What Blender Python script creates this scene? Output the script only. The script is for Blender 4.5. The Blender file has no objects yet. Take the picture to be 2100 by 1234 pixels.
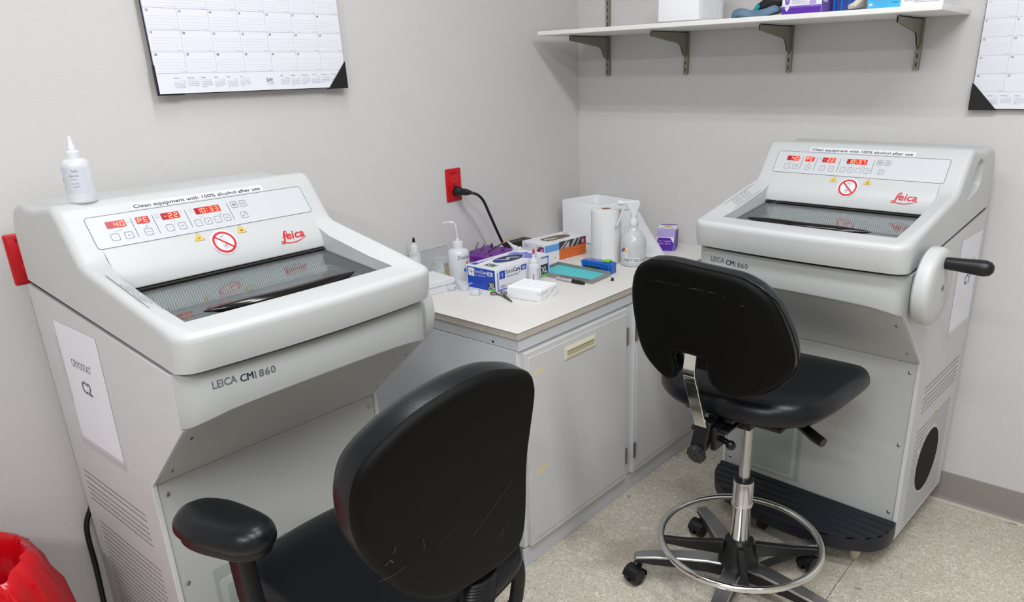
import bpy, bmesh, math, random
from mathutils import Vector, Matrix, noise
from mathutils.geometry import delaunay_2d_cdt
PI = math.pi
random.seed(7)
SC = bpy.context.scene
COL = SC.collection
R = math.radians

# ------------------------------------------------------------------ camera
cd = bpy.data.cameras.new('camera'); cam = bpy.data.objects.new('camera', cd); COL.objects.link(cam)
cR = Vector((0.76971436, 0.63788833, -0.02526432)); cU = Vector((-0.2013662, 0.2801548, 0.93859733)); cF = Vector((-0.6057982, 0.71736446, -0.34408832))
M = Matrix.Identity(4)
for i in range(3):
    M[i][0] = cR[i]; M[i][1] = cU[i]; M[i][2] = -cF[i]
M.translation = (2.0217462, -2.64072592, 1.47022561)
cam.matrix_world = M
cd.sensor_width = 36; cd.sensor_fit = 'HORIZONTAL'; cd.lens = 1516.966768 / 2100 * 36
cd.shift_x = -74.1336 / 2100; cd.shift_y = 82.0714 / 2100; cd.clip_start = .02
SC.camera = cam
# ------------------------------------------------------------------ world, exposure
w = bpy.data.worlds.new('world'); SC.world = w; w.use_nodes = True
w.node_tree.nodes['Background'].inputs[0].default_value = (.9, .95, 1, 1)
w.node_tree.nodes['Background'].inputs[1].default_value = .05
vs = SC.view_settings; vs.view_transform = 'Standard'; vs.look = 'None'; vs.gamma = 1; vs.use_curve_mapping = False
vs.exposure = 0.04
TUBE_W = 13.0          # watts of each fluorescent tube
LIGHTS = [((2.12, -1.50), .95, 1.14), ((2.12, -2.62), 1.0, 1.14), ((.86, -1.60), .42, .86), ((2.12, -4.2), 1.8, 1.14)]   # centre, strength, tube length

# ------------------------------------------------------------------ materials
MATS = {}
def lin(c):
    return tuple((x / 12.92 if x <= .04045 else ((x + .055) / 1.055) ** 2.4) for x in c)
def mat(name, rgb, rough=.5, metal=0., spec=.5, noise_amt=0., noise_scale=40., bump=0., bump_scale=200., coat=0., trans=0., emit=0., alpha=1., ior=1.45, sub=0., stretch=None):
    if name in MATS: return MATS[name]
    m = bpy.data.materials.new(name); m.use_nodes = True; MATS[name] = m
    nt = m.node_tree; b = nt.nodes['Principled BSDF']
    c = (*lin([v / 255 for v in rgb]), 1)
    b.inputs['Base Color'].default_value = c; b.inputs['Roughness'].default_value = rough; b.inputs['Metallic'].default_value = metal
    b.inputs['Specular IOR Level'].default_value = spec; b.inputs['IOR'].default_value = ior
    b.inputs['Coat Weight'].default_value = coat; b.inputs['Transmission Weight'].default_value = trans; b.inputs['Alpha'].default_value = alpha
    if sub: b.inputs['Subsurface Weight'].default_value = sub; b.inputs['Subsurface Radius'].default_value = (.01, .01, .01)
    if emit: b.inputs['Emission Color'].default_value = c; b.inputs['Emission Strength'].default_value = emit
    tc = nt.nodes.new('ShaderNodeTexCoord')
    src = tc.outputs['Object']
    if stretch:
        mp = nt.nodes.new('ShaderNodeMapping'); mp.inputs['Scale'].default_value = stretch; nt.links.new(src, mp.inputs[0]); src = mp.outputs[0]
    n = nt.nodes.new('ShaderNodeTexNoise'); n.inputs['Scale'].default_value = noise_scale; n.inputs['Detail'].default_value = 5
    nt.links.new(src, n.inputs['Vector'])
    if noise_amt:
        mx = nt.nodes.new('ShaderNodeMix'); mx.data_type = 'RGBA'
        mx.inputs[6].default_value = tuple(v * (1 - noise_amt) for v in c[:3]) + (1,); mx.inputs[7].default_value = tuple(min(1, v * (1 + noise_amt)) for v in c[:3]) + (1,)
        nt.links.new(n.outputs['Fac'], mx.inputs[0]); nt.links.new(mx.outputs[2], b.inputs['Base Color'])
    if bump:
        n2 = nt.nodes.new('ShaderNodeTexNoise'); n2.inputs['Scale'].default_value = bump_scale; n2.inputs['Detail'].default_value = 3
        nt.links.new(src, n2.inputs['Vector'])
        bp = nt.nodes.new('ShaderNodeBump'); bp.inputs['Strength'].default_value = bump; bp.inputs['Distance'].default_value = .001
        nt.links.new(n2.outputs['Fac'], bp.inputs['Height']); nt.links.new(bp.outputs[0], b.inputs['Normal'])
    return m
def glassy(name, rgb, gloss=1.5, rough=.0, opacity=0., milky=(255, 255, 255)):
    """thin clear sheet: tinted see-through + fresnel gloss (+ some milkiness)"""
    if name in MATS: return MATS[name]
    m = bpy.data.materials.new(name); m.use_nodes = True; MATS[name] = m; nt = m.node_tree
    nt.nodes.clear(); out = nt.nodes.new('ShaderNodeOutputMaterial')
    t = nt.nodes.new('ShaderNodeBsdfTransparent'); t.inputs[0].default_value = (*lin([v / 255 for v in rgb]), 1)
    g = nt.nodes.new('ShaderNodeBsdfGlossy'); g.inputs['Roughness'].default_value = rough; g.inputs[0].default_value = (1, 1, 1, 1)
    f = nt.nodes.new('ShaderNodeFresnel'); f.inputs[0].default_value = gloss
    ge = nt.nodes.new('ShaderNodeNewGeometry'); im = nt.nodes.new('ShaderNodeMix'); im.data_type = 'FLOAT'; im.inputs[2].default_value = gloss; im.inputs[3].default_value = 1 / gloss
    nt.links.new(ge.outputs['Backfacing'], im.inputs[0]); nt.links.new(im.outputs[0], f.inputs[0])
    mx = nt.nodes.new('ShaderNodeMixShader'); nt.links.new(f.outputs[0], mx.inputs[0])
    base = t.outputs[0]
    if opacity:
        d = nt.nodes.new('ShaderNodeBsdfPrincipled'); d.inputs['Base Color'].default_value = (*lin([v / 255 for v in milky]), 1); d.inputs['Roughness'].default_value = .4
        m2 = nt.nodes.new('ShaderNodeMixShader'); m2.inputs[0].default_value = opacity
        nt.links.new(t.outputs[0], m2.inputs[1]); nt.links.new(d.outputs[0], m2.inputs[2]); base = m2.outputs[0]
    nt.links.new(base, mx.inputs[1]); nt.links.new(g.outputs[0], mx.inputs[2]); nt.links.new(mx.outputs[0], out.inputs[0])
    return m
wall_m = mat('wall_paint', (207, 205, 203), .75, noise_amt=.012, noise_scale=3, bump=.8, bump_scale=260)
ceil_m = mat('ceiling_tile', (232, 231, 228), .9, noise_amt=.03, noise_scale=90)
base_m = mat('cove_base_vinyl', (142, 135, 130), .5, noise_amt=.03)
caulk_m = mat('floor_edge_strip', (196, 188, 176), .5)
hood_m = mat('hood_plastic', (194, 196, 195), .34, spec=.45, bump=.12, bump_scale=700)
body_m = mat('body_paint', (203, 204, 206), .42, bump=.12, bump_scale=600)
front_m = mat('front_paint_shaded', (181, 183, 181), .45, bump=.1, bump_scale=600)  # shade on the machine front is put into this darker colour
panel_m = mat('control_foil', (198, 201, 203), .35)
line_m = mat('panel_line_ink', (84, 90, 100), .5)
ltline_m = mat('panel_pale_ink', (165, 168, 176), .5)
red_m = mat('red_ink', (200, 24, 38), .4)
disp_m = mat('display_red', (205, 34, 40), .25, emit=.35)
dispd_m = mat('display_dark_red', (160, 30, 40), .25, emit=.12)
digit_m = mat('led_digit', (255, 205, 150), .4, emit=1.6)
yel_m = mat('warning_yellow', (238, 190, 66), .45)
ink_m = mat('black_ink', (38, 38, 44), .5)
grey_ink = mat('grey_ink', (96, 103, 108), .5)
navy_ink = mat('navy_ink', (40, 44, 62), .5)
white_m = mat('white_sticker', (216, 217, 219), .4)
gap_m = mat('gap_shade_and_rubber', (42, 41, 38), .7)  # colours the shaded hood seam as well as the window seal
slot_m = mat('vent_slot_dark', (62, 62, 62), .8)
fan_m = mat('fan_opening_black', (8, 8, 9), .9)
chrome_m = mat('chrome', (225, 225, 222), .08, metal=1, noise_amt=.04, noise_scale=20)
steel_m = mat('brushed_steel', (182, 182, 184), .3, metal=1, noise_amt=.12, noise_scale=30)
dsteel_m = mat('dull_steel', (120, 118, 116), .4, metal=1, noise_amt=.1)
screw_m = mat('screw_steel', (170, 172, 170), .3, metal=1)
leather_m = mat('black_vinyl', (14, 16, 21), .3, spec=.4, bump=.25, bump_scale=420)
shell_m = mat('black_shell', (8, 8, 8), .55, spec=.14, bump=.1, bump_scale=300, noise_amt=.15, noise_scale=12)
bplast_m = mat('black_plastic', (20, 20, 22), .38, bump=.1, bump_scale=300)
bgloss_m = mat('black_gloss', (12, 12, 13), .15)
rubber_m = mat('step_rubber', (26, 28, 36), .42, bump=.2, bump_scale=400)
glass_m = glassy('window_glass', (240, 244, 244), 1.62)
clear_m = glassy('clear_plastic', (252, 253, 253), 1.4, .05, .10, (245, 247, 250))
clear2_m = glassy('clear_plastic_frosted', (252, 253, 253), 1.4, .1, .30, (244, 246, 250))
bottle_m = glassy('translucent_bottle', (250, 251, 252), 1.4, .2, .62, (240, 242, 246))
bclear_m = glassy('clear_bottle', (251, 252, 252), 1.42, .08, .42, (236, 239, 241))
cham_m = mat('chamber_steel', (92, 98, 101), .45, metal=.0)
rib_m = mat('chamber_ribs', (150, 156, 158), .4)
foam_m = mat('styrofoam', (231, 232, 235), .85, bump=.6, bump_scale=160)
paper_m = mat('paper', (230, 231, 238), .8)
papers_m = mat('sheet_paper', (226, 226, 224), .8)
tape_m = glassy('clear_tape', (252, 252, 252), 1.2, .3, .12, (225, 225, 228))
cab_m = mat('cabinet_paint', (206, 208, 212), .4, noise_amt=.035, noise_scale=9, bump=.1, bump_scale=120)
door_m = mat('cabinet_door_paint', (206, 206, 205), .45, noise_amt=.03, noise_scale=14)
top_m = mat('laminate_top', (216, 213, 207), .5, noise_amt=.035, noise_scale=26)
edge_m = mat('laminate_edge', (190, 182, 170), .6, noise_amt=.12, noise_scale=30)
cream_m = mat('cream_pull', (220, 214, 192), .5)
pullin_m = mat('cream_pull_recess', (186, 178, 150), .6)
hinge_m = mat('hinge_metal', (150, 146, 138), .4, metal=.9)
outlet_m = mat('red_outlet', (190, 10, 26), .35)
outlet2_m = mat('red_outlet_face', (214, 38, 36), .35)
outd_m = mat('outlet_dark', (90, 6, 14), .5)
shelf_m = mat('shelf_laminate', (232, 231, 226), .45, noise_amt=.02)
brk_m = mat('bracket_paint', (139, 136, 122), .35, metal=.35, noise_amt=.06)
slotb_m = mat('standard_slot', (38, 34, 28), .8)
bag_m = mat('red_bag_film', (196, 8, 22), .22, spec=.6, noise_amt=.12, noise_scale=9)
blue_m = mat('box_blue', (24, 66, 178), .45)
lblue_m = mat('box_soft_blue', (112, 122, 205), .45)
card_m = mat('box_card', (226, 227, 232), .5)
green_m = mat('box_green', (108, 190, 90), .5)
dgreen_m = mat('box_dark_green', (42, 54, 54), .5)
orange_m = mat('box_orange', (214, 108, 48), .5, noise_amt=.06)
sky_m = mat('box_sky', (98, 162, 220), .5)
pink_m = mat('box_pink', (226, 78, 150), .5)
char_m = mat('box_charcoal', (62, 60, 62), .5)
lgrey_m = mat('box_grey', (182, 182, 186), .5)
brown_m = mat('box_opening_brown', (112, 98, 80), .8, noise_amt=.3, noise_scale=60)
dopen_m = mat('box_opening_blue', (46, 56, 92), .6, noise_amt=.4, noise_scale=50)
purple_m = mat('purple_plastic', (112, 36, 146), .4)
purp_m = mat('box_purple', (88, 34, 160), .5)
lpurp_m = mat('box_lilac', (176, 160, 212), .5)
mpurp_m = mat('box_mid_purple', (120, 96, 176), .5)
teal_m = mat('teal_pad', (88, 190, 196), .8, noise_amt=.06, noise_scale=60, bump=.3, bump_scale=250)
cyan_m = mat('box_cyan', (62, 176, 224), .5)
cart_m = mat('roll_core_card', (150, 118, 92), .8)
towel_m = mat('paper_towel', (226, 225, 224), .95, bump=.8, bump_scale=330)
tblue_m = mat('blue_cassette', (22, 104, 200), .25)
lime_m = mat('lime_button', (120, 200, 50), .4)
wood_m = mat('wood_handle', (186, 158, 112), .5)
amber_m = glassy('amber_jar', (252, 240, 210), 1.45, .05, .1, (230, 190, 110))
amber2_m = mat('amber_strip', (214, 178, 96), .5)
gblue_m = mat('goggle_blue', (92, 120, 140), .6)
glove_m = mat('beige_glove', (206, 196, 186), .8)
liquid_m = glassy('clear_liquid', (250, 251, 250), 1.2, .0, .35, (226, 227, 224))
stain_m = mat('tape_residue', (222, 212, 178), .6)

def floor_mat():
    m = bpy.data.materials.new('floor_vinyl'); m.use_nodes = True; nt = m.node_tree; N = nt.nodes; L = nt.links
    b = N['Principled BSDF']; b.inputs['Roughness'].default_value = .38; b.inputs['Specular IOR Level'].default_value = .4
    tc = N.new('ShaderNodeTexCoord'); obj = tc.outputs['Object']
    def ns(scale, detail=2, dist=0.):
        n = N.new('ShaderNodeTexNoise'); n.inputs['Scale'].default_value = scale; n.inputs['Detail'].default_value = detail; n.inputs['Distortion'].default_value = dist
        L.new(obj, n.inputs['Vector']); return n.outputs['Fac']
    def ma(op, a, b_=None, c=None):
        n = N.new('ShaderNodeMath'); n.operation = op
        for i, v in enumerate((a, b_, c)):
            if v is None: continue
            if isinstance(v, (int, float)): n.inputs[i].default_value = v
            else: L.new(v, n.inputs[i])
        return n.outputs[0]
    def mix(f, a, b_):
        n = N.new('ShaderNodeMix'); n.data_type = 'RGBA'
        if isinstance(f, (int, float)): n.inputs[0].default_value = f
        else: L.new(f, n.inputs[0])
        for i, v in ((6, a), (7, b_)):
            if isinstance(v, tuple): n.inputs[i].default_value = v
            else: L.new(v, n.inputs[i])
        return n.outputs[2]
    C = lambda *c: (*lin([v / 255 for v in c]), 1)
    # curly light and dark fibres printed in the sheet
    s1 = ma('LESS_THAN', ma('ABSOLUTE', ma('SUBTRACT', ns(52, 1, .9), .5)), .036)
    s2 = ma('LESS_THAN', ma('ABSOLUTE', ma('SUBTRACT', ns(70, 1, 1.2), .46)), .020)
    s3 = ma('LESS_THAN', ma('ABSOLUTE', ma('SUBTRACT', ns(80, 1, .4), .54)), .016)
    base = mix(ns(5, 5), C(190, 182, 165), C(206, 199, 183))
    c1 = mix(ma('MULTIPLY', s1, .8), base, C(226, 221, 207))
    c2 = mix(ma('MULTIPLY', s2, .75), c1, C(150, 141, 122))
    c3 = mix(ma('MULTIPLY', s3, .5), c2, C(206, 200, 188))
    sp = ma('GREATER_THAN', ns(330, 1), .63)
    c4 = mix(ma('MULTIPLY', sp, .5), c3, C(120, 110, 96))
    # scattered dirt
    dirt = ma('MULTIPLY', ma('MAXIMUM', ma('SUBTRACT', ns(2.6, 6, .5), .56), 0.), 3.2)
    c5 = mix(ma('MINIMUM', dirt, .45), c4, C(128, 116, 98))
    spot = ma('GREATER_THAN', ns(17, 3), .70)
    c6 = mix(ma('MULTIPLY', spot, .5), c5, C(92, 80, 64))
    sx = N.new('ShaderNodeSeparateXYZ'); L.new(obj, sx.inputs[0])
    seam = ma('LESS_THAN', ma('ABSOLUTE', ma('SUBTRACT', sx.outputs[0], 1.49)), .0011)
    seam2 = ma('LESS_THAN', ma('ABSOLUTE', ma('SUBTRACT', ma('ADD', sx.outputs[0], ma('MULTIPLY', sx.outputs[1], .19)), 1.526)), .0008)
    c7 = mix(ma('MULTIPLY', seam, .8), c6, C(60, 54, 46)); c8 = mix(ma('MULTIPLY', seam2, .3), c7, C(110, 100, 88))
    L.new(c8, b.inputs['Base Color'])
    bp = N.new('ShaderNodeBump'); bp.inputs['Strength'].default_value = .08; bp.inputs['Distance'].default_value = .001
    L.new(ns(120, 2), bp.inputs['Height']); L.new(bp.outputs[0], b.inputs['Normal'])
    return m

# ------------------------------------------------------------------ mesh builder
FONT_CACHE = {}
def font_geo(txt, res=2, bold=0., shear=0., align='LEFT', space=1.):
    k = (txt, res, bold, shear, align, space)
    if k in FONT_CACHE: return FONT_CACHE[k]
    c = bpy.data.curves.new('t', 'FONT'); c.body = txt; c.size = 1; c.resolution_u = res; c.offset = bold; c.shear = shear; c.align_x = align; c.space_character = space
    o = bpy.data.objects.new('t', c); COL.objects.link(o)
    bpy.context.view_layer.update()
    me = o.to_mesh()
    v = [(p.co.x, p.co.y) for p in me.vertices]; f = [tuple(p.vertices) for p in me.polygons]
    o.to_mesh_clear(); bpy.data.objects.remove(o); bpy.data.curves.remove(c)
    xs = [a for a, b in v] or [0]
    FONT_CACHE[k] = (v, f, min(xs), max(xs)); return FONT_CACHE[k]
def frame(O, X, Y):
    O = Vector(O); X = Vector(X).normalized(); Y = Vector(Y).normalized(); N_ = X.cross(Y)
    return lambda a, b, c=0.: O + X * a + Y * b + N_ * c
class MB:
    def __init__(s): s.v = []; s.f = []; s.mi = []; s.ms = []; s.cur = 0
    def m(s, mt):
        if mt not in s.ms: s.ms.append(mt)
        s.cur = s.ms.index(mt); return s
    def add(s, vs_, fs): 
        k = len(s.v); s.v += [tuple(p) for p in vs_]
        for f in fs: s.f.append(tuple(i + k for i in f)); s.mi.append(s.cur)
        return k
    def box(s, a, b, fm=None):
        x0, y0, z0 = a; x1, y1, z1 = b
        V = [(x0, y0, z0), (x1, y0, z0), (x1, y1, z0), (x0, y1, z0), (x0, y0, z1), (x1, y0, z1), (x1, y1, z1), (x0, y1, z1)]
        if fm: V = [fm(*p) for p in V]
        s.add(V, [(0, 3, 2, 1), (4, 5, 6, 7), (0, 1, 5, 4), (1, 2, 6, 5), (2, 3, 7, 6), (3, 0, 4, 7)]); return s
    def obox(s, p, d, wv, hv):   # centred on p, half-axis vectors
        p, d, wv, hv = map(Vector, (p, d, wv, hv))
        V = [p + d * a + wv * b + hv * c for c in (-1, 1) for a, b in ((-1, -1), (1, -1), (1, 1), (-1, 1))]
        s.add(V, [(0, 3, 2, 1), (4, 5, 6, 7), (0, 1, 5, 4), (1, 2, 6, 5), (2, 3, 7, 6), (3, 0, 4, 7)]); return s
    def rings(s, rs, closed=True, cap=(True, True)):
        n = len(rs[0]); k = len(s.v)
        for r in rs: s.v += [tuple(p) for p in r]
        for i in range(len(rs) - 1):
            for j in range(n if closed else n - 1):
                a = k + i * n + j; b = k + i * n + (j + 1) % n
                s.f.append((a, b, b + n, a + n)); s.mi.append(s.cur)
        if cap[0]: s.f.append(tuple(k + j for j in reversed(range(n)))); s.mi.append(s.cur)
        if cap[1]: s.f.append(tuple(k + (len(rs) - 1) * n + j for j in range(n))); s.mi.append(s.cur)
        return s
    def tube(s, path, r, n=12, cap=True, closed=False, flat=1.):
        P = [Vector(p) for p in path]; rs = []; up = None
        rr = r if isinstance(r, (list, tuple)) else [r] * len(P)
        for i, p in enumerate(P):
            if closed: t = P[(i + 1) % len(P)] - P[i - 1]
            else: t = P[min(i + 1, len(P) - 1)] - P[max(i - 1, 0)]
            t.normalize()
            if up is None:
                up = Vector((0, 0, 1)) if abs(t.z) < .9 else Vector((1, 0, 0))
            u = (up - t * up.dot(t)).normalized(); v = t.cross(u); up = u
            rs.append([p + (u * math.cos(2 * PI * k / n) * flat + v * math.sin(2 * PI * k / n)) * rr[i] for k in range(n)])
        if closed:
            rs.append(rs[0]); s.rings(rs, cap=(False, False))
        else: s.rings(rs, cap=(cap, cap))
        return s
    def cyl(s, a, b, r, r2=None, n=20): return s.tube([a, b], [r, r if r2 is None else r2], n)
    def lathe(s, prof, o=(0, 0, 0), n=28, cap=(True, True), sx=1., sy=1.):
        s.rings([[(o[0] + r * sx * math.cos(2 * PI * k / n), o[1] + r * sy * math.sin(2 * PI * k / n), o[2] + z) for k in range(n)] for r, z in prof], cap=cap); return s
    def lathe_ax(s, prof, o, ax, n=20):
        ax = Vector(ax).normalized(); h = Vector((0, 0, 1)) if abs(ax.z) < .9 else Vector((1, 0, 0))
        u = ax.cross(h).normalized(); v = ax.cross(u); o = Vector(o)
        s.rings([[o + ax * z + (u * math.cos(2 * PI * k / n) + v * math.sin(2 * PI * k / n)) * r for k in range(n)] for r, z in prof]); return s
    def sphere(s, c, r, n=16, sc=(1, 1, 1)):
        pr = [(max(1e-5, r * math.sin(PI * i / 10)), -r * math.cos(PI * i / 10)) for i in range(11)]
        s.rings([[(c[0] + q * math.cos(2 * PI * k / n) * sc[0], c[1] + q * math.sin(2 * PI * k / n) * sc[1], c[2] + z * sc[2]) for k in range(n)] for q, z in pr], cap=(True, True)); return s
    def prism(s, pts, fm, t0, t1):   # 2D outline extruded between t0 and t1 along the frame normal
        n = len(pts)
        s.rings([[fm(a, b, t0) for a, b in pts], [fm(a, b, t1) for a, b in pts]]); return s
    def poly(s, pts, fm, c=0.): s.add([fm(a, b, c) for a, b in pts], [tuple(range(len(pts)))]); return s
    def stroke(s, path, wd, fm, closed=False, c=0.):
        n = len(path); ww = wd if isinstance(wd, (list, tuple)) else [wd] * n; L_ = []; R_ = []
        for i in range(n):
            a = path[(i - 1) % n] if (closed or i) else path[i]; b = path[(i + 1) % n] if (closed or i < n - 1) else path[i]
            tx, ty = b[0] - a[0], b[1] - a[1]; l = math.hypot(tx, ty) or 1; nx, ny = -ty / l, tx / l; h = ww[i] / 2
            L_.append(fm(path[i][0] + nx * h, path[i][1] + ny * h, c)); R_.append(fm(path[i][0] - nx * h, path[i][1] - ny * h, c))
        fs = [(i, (i + 1) % n, n + (i + 1) % n, n + i) for i in range(n if closed else n - 1)]
        s.add(L_ + R_, fs); return s
    def rrect(s, x0, y0, x1, y1, r, wd, fm, c=0.):
        return s.stroke(rr_pts(x0, y0, x1, y1, r), wd, fm, True, c)
    def text(s, txt, x, y, size, fm, c=0., bold=0., shear=0., align='LEFT', width=None, res=2, ang=0., space=1.):
        v, f, x0, x1 = font_geo(txt, res, bold, shear, align, space)
        sx = size if width is None else width / max(1e-6, x1 - x0)
        ox = 0 if align != 'LEFT' else -x0 * sx
        ca, sa = math.cos(ang), math.sin(ang)
        out = []
        for a, b in v:
            a = a * sx + ox; b = b * size
            out.append(fm(x + a * ca - b * sa, y + a * sa + b * ca, c))
        s.add(out, f); return s
    def build(s, name, parent=None, bevel=0., seg=2, angle=35, subsurf=0, wn=False, flat=False, limit=40, loc=None):
        me = bpy.data.meshes.new(name); me.from_pydata(s.v, [], s.f)
        for mt in s.ms: me.materials.append(mt)
        me.polygons.foreach_set('material_index', s.mi)
        me.validate(); me.update()
        if not flat:
            me.shade_smooth(); me.set_sharp_from_angle(angle=R(angle))
        o = bpy.data.objects.new(name, me); COL.objects.link(o)
        if parent is not None: o.parent = parent
        if loc is not None: o.location = loc
        if bevel:
            b = o.modifiers.new('bevel', 'BEVEL'); b.width = bevel; b.segments = seg; b.limit_method = 'ANGLE'; b.angle_limit = R(limit); b.harden_normals = False
        if subsurf:
            b = o.modifiers.new('sub', 'SUBSURF'); b.levels = subsurf; b.render_levels = subsurf
        if wn or bevel:
            b = o.modifiers.new('wn', 'WEIGHTED_NORMAL'); b.keep_sharp = True
        return o
def rr_pts(x0, y0, x1, y1, r, k=5):
    P = []
    for cx, cy, a0 in ((x1 - r, y1 - r, 0), (x0 + r, y1 - r, 90), (x0 + r, y0 + r, 180), (x1 - r, y0 + r, 270)):
        for i in range(k + 1):
            a = R(a0 + 90 * i / k); P.append((cx + r * math.cos(a), cy + r * math.sin(a)))
    return P
def circ(cx, cy, r, n=32, a0=0, a1=360):
    full = abs(a1 - a0) >= 360
    return [(cx + r * math.cos(R(a0 + (a1 - a0) * i / (n if full else n - 1))), cy + r * math.sin(R(a0 + (a1 - a0) * i / (n if full else n - 1)))) for i in range(n)]
def thing(name, label, cat, loc=(0, 0, 0), rz=0., group=None):
    o = bpy.data.objects.new(name, None); COL.objects.link(o); o.location = loc; o.rotation_euler = (0, 0, R(rz)); o.empty_display_size = .05
    return tag(o, label, cat, group)
def tag(o, label, cat, group=None):
    o['label'] = label; o['category'] = cat
    if group: o['group'] = group
    return o
def struct(o): o['kind'] = 'structure'; return o
def catmull(P, k=6, closed=True):
    n = len(P); out = []
    rng = range(n) if closed else range(n - 1)
    for i in rng:
        p0, p1, p2, p3 = (P[(i + j) % n] if closed else P[min(max(i + j, 0), n - 1)] for j in (-1, 0, 1, 2))
        for q in range(k):
            t = q / k
            out.append(tuple(.5 * (2 * b + (c - a) * t + (2 * a - 5 * b + 4 * c - d) * t * t + (3 * b - a - 3 * c + d) * t ** 3) for a, b, c, d in zip(p0, p1, p2, p3)))
    if not closed: out.append(tuple(P[-1]))
    return out
def resample(P, step):
    out = []; n = len(P); acc = 0
    L_ = [math.dist(P[i], P[(i + 1) % n]) for i in range(n)]; tot = sum(L_); m = max(12, int(tot / step)); i = 0; d = 0
    for k in range(m):
        t = tot * k / m
        while d + L_[i] < t: d += L_[i]; i += 1
        q = (t - d) / (L_[i] or 1); a = P[i]; b = P[(i + 1) % n]; out.append((a[0] + (b[0] - a[0]) * q, a[1] + (b[1] - a[1]) * q))
    return out
def pillow(mb, outline, fm, rt, rb, t=0., dome_t=0., dome_b=0., shape=None, step=.012, grid=.02, mt_top=None, mt_bot=None, mt_rim=None):
    """padded form on a 2D outline: rounded rims rt/rb, straight wall t, optional doming; shape(a,b)->extra height"""
    P = resample(outline, step); n = len(P)
    area = sum(P[i][0] * P[(i + 1) % n][1] - P[(i + 1) % n][0] * P[i][1] for i in range(n))
    if area < 0: P = P[::-1]
    nor = []
    for i in range(n):
        a = P[i - 1]; b = P[(i + 1) % n]; tx, ty = b[0] - a[0], b[1] - a[1]; l = math.hypot(tx, ty); nor.append((-ty / l, tx / l))
    def dist(x, y):
        best = 9
        for i in range(n):
            ax, ay = P[i]; bx, by = P[(i + 1) % n]; dx, dy = bx - ax, by - ay
            q = max(0, min(1, ((x - ax) * dx + (y - ay) * dy) / (dx * dx + dy * dy + 1e-12)))
            e = (x - ax - dx * q) ** 2 + (y - ay - dy * q) ** 2
            if e < best: best = e
        return math.sqrt(best)
    def inside(x, y):
        c = False
        for i in range(n):
            x1, y1 = P[i]; x2, y2 = P[(i + 1) % n]
            if (y1 > y) != (y2 > y) and x < (x2 - x1) * (y - y1) / (y2 - y1) + x1: c = not c
        return c
    for side, r, dome, mt in ((1, rt, dome_t, mt_top), (-1, rb, dome_b, mt_bot)):
        pts = [Vector(p) for p in P]; ds = [0.] * n
        for fr in (.04, .16, .38, .68, 1.):
            for i in range(n):
                x = P[i][0] + nor[i][0] * r * fr; y = P[i][1] + nor[i][1] * r * fr; d = dist(x, y)
                if d > r * fr * .93 and inside(x, y): pts.append(Vector((x, y))); ds.append(d)
        x0 = min(p[0] for p in P); x1 = max(p[0] for p in P); y0 = min(p[1] for p in P); y1 = max(p[1] for p in P)
        dm = 1e-6; y = y0
        while y < y1:
            x = x0
            while x < x1:
                if inside(x, y):
                    d = dist(x, y)
                    if d > r * 1.25: pts.append(Vector((x, y))); ds.append(d); dm = max(dm, d)
                x += grid
            y += grid
        res = delaunay_2d_cdt(pts, [(i, (i + 1) % n) for i in range(n)], [], 1, 1e-6)
        vs_, fs = res[0], res[2]; orig = res[3]
        V = []
        for k, q in enumerate(vs_):
            d = ds[orig[k][0]] if orig[k] else 0.
            h = (math.sqrt(max(0, r * r - (r - min(d, r)) ** 2))) + dome * (1 - (1 - min(1, d / dm)) ** 2)
            z = side * (t / 2 + h) + (shape(q[0], q[1]) if shape else 0)
            V.append(fm(q[0], q[1], z))
        if mt: mb.m(mt)
        mb.add(V, [tuple(f) if side > 0 else tuple(reversed(f)) for f in fs])
    if t:
        if mt_rim: mb.m(mt_rim)
        mb.rings([[fm(a, b, -t / 2 + (shape(a, b) if shape else 0)) for a, b in P], [fm(a, b, t / 2 + (shape(a, b) if shape else 0)) for a, b in P]], cap=(False, False))
    return mb
def merge(o, d=1e-5):
    bm = bmesh.new(); bm.from_mesh(o.data); bmesh.ops.remove_doubles(bm, verts=bm.verts, dist=d); bmesh.ops.recalc_face_normals(bm, faces=bm.faces); bm.to_mesh(o.data); bm.free()
    o.data.shade_smooth(); return o

# ================================================================== the room
RX, RY, RZ = 4.3, -5.4, 2.75
T = .12
floor = MB().m(floor_mat()).box((-T, RY - T, -.1), (RX + T, T, 0)).build('floor', flat=True); struct(floor)
def shell(name, a, b, m): return struct(MB().m(m).box(a, b).build(name, flat=True))
shell('wall_left', (-T, RY - T, 0), (0, T, RZ), wall_m)
shell('wall_back', (0, 0, 0), (RX, T, RZ), wall_m)
shell('wall_right', (RX, RY - T, 0), (RX + T, T, RZ), wall_m)
shell('wall_front', (0, RY - T, 0), (RX, RY, RZ), wall_m)
shell('ceiling', (-T, RY - T, RZ), (RX + T, T, RZ + .1), ceil_m)
def cove(name, p0, p1, nrm):
    p0 = Vector(p0); p1 = Vector(p1); n = Vector(nrm)
    pr = [(0, .104), (.003, .1035), (.004, .10), (.004, .022), (.007, .008), (.014, .003), (.018, 0), (0, 0)]
    b = MB().m(base_m); b.rings([[p + n * a + Vector((0, 0, z)) for a, z in pr] for p in (p0, p1)])
    b.m(caulk_m); b.rings([[p + n * a + Vector((0, 0, z)) for a, z in [(.0175, 0), (.018, .0035), (.026, .0025), (.028, 0)]] for p in (p0, p1)])
    return struct(b.build(name))
cove('baseboard_back', (0, 0, 0), (RX, 0, 0), (0, -1, 0))
cove('baseboard_left', (0, RY, 0), (0, -1.225, 0), (1, 0, 0))
cove('baseboard_right', (RX, RY, 0), (RX, 0, 0), (-1, 0, 0))
cove('baseboard_front', (0, RY, 0), (RX, RY, 0), (0, 1, 0))

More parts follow.
